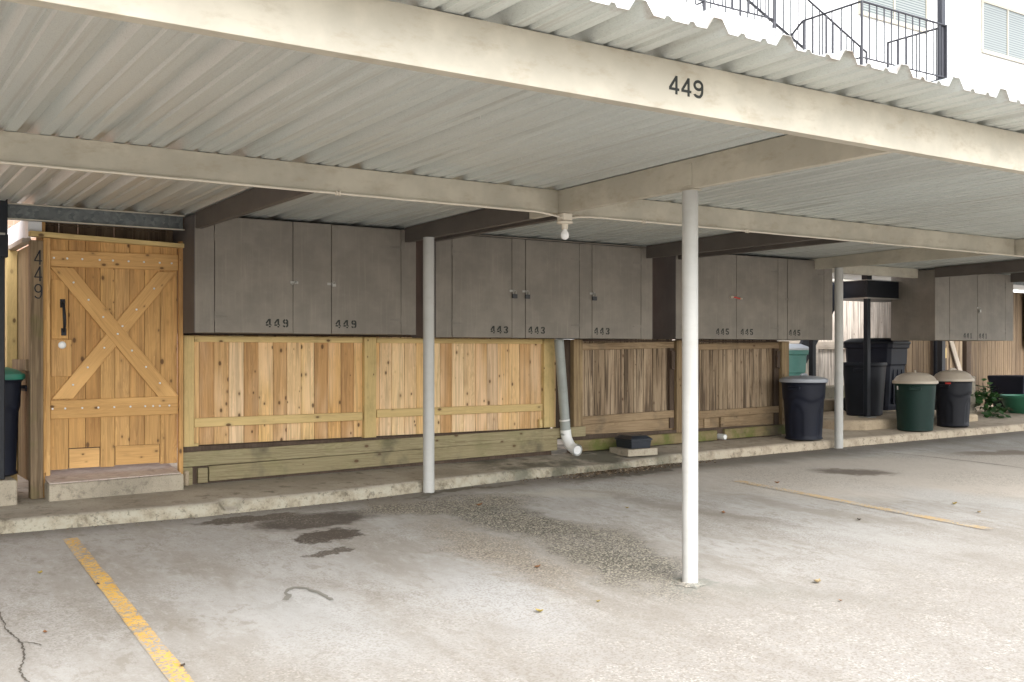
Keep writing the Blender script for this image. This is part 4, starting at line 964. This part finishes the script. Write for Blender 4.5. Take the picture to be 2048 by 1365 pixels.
# ---------------------------------------------------------------- upper landings with railings
def railing(name,label,segs,z,h,posts,sp=.16,mats='rail',stair=None):
    t=thing(name,label,'railing',(segs[0][0][0],segs[0][0][1],z))
    for (a,b) in segs:
        za=z if len(a)<3 else a[2]; zb=z if len(b)<3 else b[2]
        A=Vector((a[0],a[1],0));B=Vector((b[0],b[1],0)); L=(B-A).length; n=max(1,int(L/sp))
        m=MB(); m.tube([(a[0],a[1],za+h),(b[0],b[1],zb+h)],.017,8); m.build('top_rail',M[mats],t)
        m=MB(); m.tube([(a[0],a[1],za+.04),(b[0],b[1],zb+.04)],.013,8); m.build('bottom_rail',M[mats],t)
        m=MB()
        for i in range(1,n):
            q=i/n; x,y=a[0]+(b[0]-a[0])*q,a[1]+(b[1]-a[1])*q; zz=za+(zb-za)*q; m.tube([(x,y,zz+.04),(x,y,zz+h)],.0105,6)
        o=m.build('balusters',M[mats],t)
    for p in posts:
        zz=z if len(p)<3 else p[2]
        m=MB(); m.tube([(p[0],p[1],zz-.08),(p[0],p[1],zz+h+.01)],.02,8); m.build('rail_post',M[mats],t)
    return t
ZL=5.47
lu=thing('upper_landing','thin upper stair landing high above the ribbed roof edge','landing',(13.5,10.2,ZL))
m=MB(); m.box(12.6,14.49,9.9,10.72,ZL-.22,ZL-.19); m.build('deck',M['rail'],lu)
m=MB(); m.box(14.50,14.59,9.68,9.77,-.0,13); m.build('column',M['rail'],lu,bevel=.004)
railing('stair_railing','black railing around the square upper landing beside the dark column',[((12.54,9.66),(14.58,9.66)),((12.54,10.72),(12.54,9.66)),((14.58,9.66),(14.58,10.72))],ZL,.85,[(12.54,9.66),(14.58,9.66),(14.58,10.72),(12.54,10.72)])
railing('stair_railing','black stair handrail sloping down left of the square upper landing',[((12.54,10.74,ZL),(12.54,11.5,ZL-.55)),((11.4,11.0,6.6),(14.4,11.0,5.35)),((11.4,11.9,6.6),(14.4,11.9,5.35))],ZL,.85,[(12.54,11.5,ZL-.55),(14.4,11.0,5.35),(14.4,11.9,5.35),(13.4,11.0,5.77),(12.4,11.9,6.2)])
wl=thing('upper_walkway','white upper walkway with a plain white band edge at the top centre','walkway',(10.6,11,5.9))
m=MB(); m.box(4.,11.30,10.25,10.33,5.42,5.93); m.box(4.,11.30,10.34,13.9,5.80,5.90); m.box(11.31,11.36,10.25,13.9,5.42,5.93); m.build('edge_band',M['siding'],wl,bevel=.004)
railing('walkway_railing','black railing along the white upper walkway at the top centre',[((9.97,10.22),(11.33,10.22)),((9.97,10.22),(9.97,11.6)),((6.5,10.22),(9.97,10.22))],5.95,.9,[(9.97,10.22),(11.33,10.22)])
ss=thing('upper_stairs','dark steel stair flight with metal nosings between walkway and landing','stairs',(12.3,11.4,5.))
for y in (11.0,11.85):
    m=MB(); m.hexa([(11.37,y,5.30),(14.2,y,4.45),(14.2,y+.04,4.45),(11.37,y+.04,5.30),(11.37,y,5.62),(14.2,y,4.77),(14.2,y+.04,4.77),(11.37,y+.04,5.62)],0); m.build('stringer',M['rail'],ss)
    m=MB(); m.tube([(11.37,y-.01,5.64),(14.2,y-.01,4.79)],.018,8); m.build('nosing',M['steel'],ss)
m=MB(); m.hexa([(11.37,11.05,5.32),(14.2,11.05,4.47),(14.2,11.84,4.47),(11.37,11.84,5.32),(11.37,11.05,5.36),(14.2,11.05,4.51),(14.2,11.84,4.51),(11.37,11.84,5.36)],0); m.build('soffit',M['rail'],ss)
# ---------------------------------------------------------------- buildings behind
wb=thing('apartment_building','tall white sided apartment building rising behind the carport','building',(24,16,0))
m=MB(); m.box(7.5,44,16,26,-1,11.3); m.build('wall',M['siding'],wb)
m=MB(); m.box(7.2,44.3,15.3,26.3,11.3,11.55); m.build('roof',M['cream'],wb)
M['frame']=paint('beige_window_frame',(.33,.31,.26),.05,.5,.05)
def window(x0,x1,z0,z1,y=16.,mat='blind',split=True,par=None):
    par=par or wb
    m=MB(); w=.07
    m.box(x0-w,x1+w,y-.05,y-.001,z0-.10,z0); m.box(x0-w,x1+w,y-.04,y-.001,z1,z1+w); m.box(x0-w,x0,y-.04,y-.001,z0,z1); m.box(x1,x1+w,y-.04,y-.001,z0,z1)
    if split: m.box((x0+x1)/2-.03,(x0+x1)/2+.03,y-.035,y-.001,z0,z1)
    f=m.build('window_frame',M['frame'],par); m=MB(); m.box(x0+.001,x1-.001,y-.016,y-.0005,z0+.001,z1-.001); m.build('pane',M[mat],f)
window(25.75,28.05,9.30,10.55); window(20.7,23.25,9.40,10.65); window(14.2,16.4,9.40,10.65)
window(18.5,20.6,3.0,4.3,mat='glass'); window(21.5,23.5,3.0,4.3,mat='glass')
ww=thing('added_shade_slab','added grey slab shading the far right fence behind cabinet 441','walkway',(18,11,2.7))  # slab and columns added overhead to shade the far right fence
m=MB(); m.box(14.9,26,9.6,14,2.75,2.9); m.box(14.9,26,9.6,9.7,2.55,2.749); m.build('slab',M['beam'],ww)
for x in (15.2,20.5,25.8):
    m=MB(); m.box(x-.05,x+.05,9.62,9.69,.2,2.549); 
    if x>16: m.build('column',M['black'],ww)
hb=thing('brick_house','peach coloured brick wall of the neighbouring house behind the side fence','building',(-2,13.5,0))
m=MB(); m.box(-14,6.8,13.5,20,-.5,7); m.build('wall',M['brick'],hb); m=MB(); m.box(-14.3,7.0,13.1,20.3,7.0,7.2); m.build('roof',M['cream'],hb)
# ---------------------------------------------------------------- fallen leaves
def m_leafmat(name,c): return paint(name,c,.3,.7,.2)
LC=[('orange brown',m_leafmat('orange_leaf',(.26,.12,.05))),('yellow',m_leafmat('yellow_leaf',(.36,.27,.07))),('tan',m_leafmat('tan_leaf',(.42,.32,.18))),('dark brown',m_leafmat('dark_leaf',(.07,.05,.035)))]
LV=[((7.817,7.016),.075,0,'curled orange brown leaf just beyond the faded yellow line'),
((6.319,6.256),.07,0,'orange brown leaf on the concrete right of the front post, short of the faded line'),
((4.648,7.449),.085,0,'brown curled leaf near the foot of the rear left post'),
((3.413,4.821),.07,1,'largest yellow green leaf in the open bay left of the front post'),
((3.948,5.604),.065,0,'small orange leaf beside the dark gravelly patch left of the front post'),
((5.328,4.444),.085,2,'pale tan leaf lying flat right of the front post'),
((8.501,5.552),.07,1,'yellow leaf lying beyond the faded line at the right'),
((8.359,5.226),.06,2,'pale tan leaf near the right end of the faded line'),
((5.716,6.788),.05,1,'tiny yellow leaf halfway between the front post and kerb'),
((1.443,4.97),.045,3,'dark round leaf right of the bright yellow line near the camera'),
((1.148,6.971),.06,1,'small yellow leaf left of the bright yellow line'),
((1.401,6.558),.045,3,'dark leaf lying on the bright yellow line'),
((3.826,4.807),.04,1,'tiny yellow green leaf close to the front post on its left'),
((5.128,4.104),.035,0,'small dark orange leaf fragment near the bottom right'),
((.977,5.788),.045,0,'small brown leaf fragment near the ground crack'),
((7.142,5.53),.06,3,'dark twig like leaf just below the faded line')]
for i,((x,y),s,k,lab) in enumerate(LV):
    s*=.85
    rr=random.Random(i+50); z=zg(x,y)+.006; a=rr.uniform(0,PI)
    m=MB(); d=Vector((math.cos(a),math.sin(a),0)); w=Vector((-d.y,d.x,0)); pts=[]
    n=9
    for j in range(n+1):
        q=j/n; wd=math.sin(PI*q**.8)*s*.33*(1+.15*math.sin(q*20)); curl=.30*s*(2*q-1)**2
        c=d*(q-.5)*s; pts.append((c-w*wd+Vector((0,0,curl+wd*.45)),c+Vector((0,0,curl)),c+w*wd+Vector((0,0,curl+wd*.55))))
    for j in range(n):
        for e in (0,1): m.face([pts[j][e],pts[j+1][e],pts[j+1][e+1],pts[j][e+1]],0)
    o=m.build('fallen_leaf',LC[k][1],None,fix=False,loc=(x,y,z)); tag(o,lab,'leaf','fallen leaves on the lot')
# leaf litter and grit caught at the foot of the kerb
m=MB(); rr=random.Random(9)
for i in range(1500):
    if i<1000: x=rr.gauss(6.95,.55); y=kerbY(x)-abs(rr.gauss(0,.10))-.01
    else: x=rr.uniform(1,13); y=kerbY(x)-abs(rr.gauss(0,.05))-.01
    s=rr.uniform(.004,.010)*(1.7 if i<1000 else 1); a=rr.uniform(0,PI); z=zg(x,y)+rr.uniform(.003,.008)
    d=Vector((math.cos(a),math.sin(a),rr.uniform(-.3,.3)))*s; w=Vector((-math.sin(a),math.cos(a),rr.uniform(-.3,.3)))*s*.6; p=Vector((x,y,z+s*.3))
    m.face([p-d,p-w,p+d,p+w],rr.random()); m.face([p-d,p+w+Vector((0,0,-s*.5)),p+d],rr.random())
def m_lit():
    n=N('leaf_litter'); return n.base(n.ramp(n.attr(),[(0,(.05,.035,.02)),(.5,(.14,.09,.05)),(.8,(.30,.22,.14)),(1,(.45,.38,.28))]),.9)
o=m.build('leaf_litter',m_lit(),None,fix=False); tag(o,'dark leaf litter and grit swept along the foot of the kerb','litter',kind='stuff')
# ---------------------------------------------------------------- light, sky, camera
W=D.worlds.new('World'); SC.world=W; W.use_nodes=True; nt=W.node_tree; nt.nodes.clear()
ELEV=R(44); AZ=R(192)      # sun direction, from the -y side, a little from the left
sd=Vector((math.cos(ELEV)*math.sin(AZ),math.cos(ELEV)*math.cos(AZ),math.sin(ELEV)))
sky=nt.nodes.new('ShaderNodeTexSky'); sky.sky_type='NISHITA'; sky.sun_disc=False; sky.sun_elevation=ELEV; sky.sun_rotation=AZ
sky.air_density=1.0; sky.dust_density=2.0; sky.ozone_density=1.0
hs=nt.nodes.new('ShaderNodeHueSaturation'); hs.inputs['Saturation'].default_value=.36
bgn=nt.nodes.new('ShaderNodeBackground'); bgn.inputs['Strength'].default_value=.13; ow=nt.nodes.new('ShaderNodeOutputWorld')
nt.links.new(sky.outputs[0],hs.inputs['Color']); nt.links.new(hs.outputs[0],bgn.inputs['Color']); nt.links.new(bgn.outputs[0],ow.inputs[0])
sl=D.lights.new('Sun','SUN'); sl.energy=1.15; sl.angle=R(60); sl.color=(1,.98,.95); so=D.objects.new('Sun',sl); COL.objects.link(so)
so.rotation_euler=sd.to_track_quat('Z','Y').to_euler(); so.location=(0,-5,20)
cam=D.cameras.new('Camera'); co=D.objects.new('Camera',cam); COL.objects.link(co); SC.camera=co
cam.sensor_width=36; cam.lens=2078/2048*36; cam.shift_y=22.5/2048; cam.clip_end=2000; cam.clip_start=.05
th=math.atan2(3106,2078)       # bearing of the lot's x axis from the viewing direction
f=Vector((math.cos(th),math.sin(th),0)); co.location=(0,0,1.25); co.rotation_euler=f.to_track_quat('-Z','Y').to_euler()
SC.view_settings.view_transform='Standard'; SC.view_settings.look='None'; SC.view_settings.exposure=2.2; SC.view_settings.gamma=1
SC.cycles.max_bounces=8; SC.cycles.diffuse_bounces=6; SC.cycles.glossy_bounces=3; SC.cycles.use_denoising=True; SC.cycles.use_adaptive_sampling=True; SC.cycles.adaptive_threshold=.015
SC.cycles.sample_clamp_indirect=8
for o in D.objects:
    if '_w' in o: del o['_w']
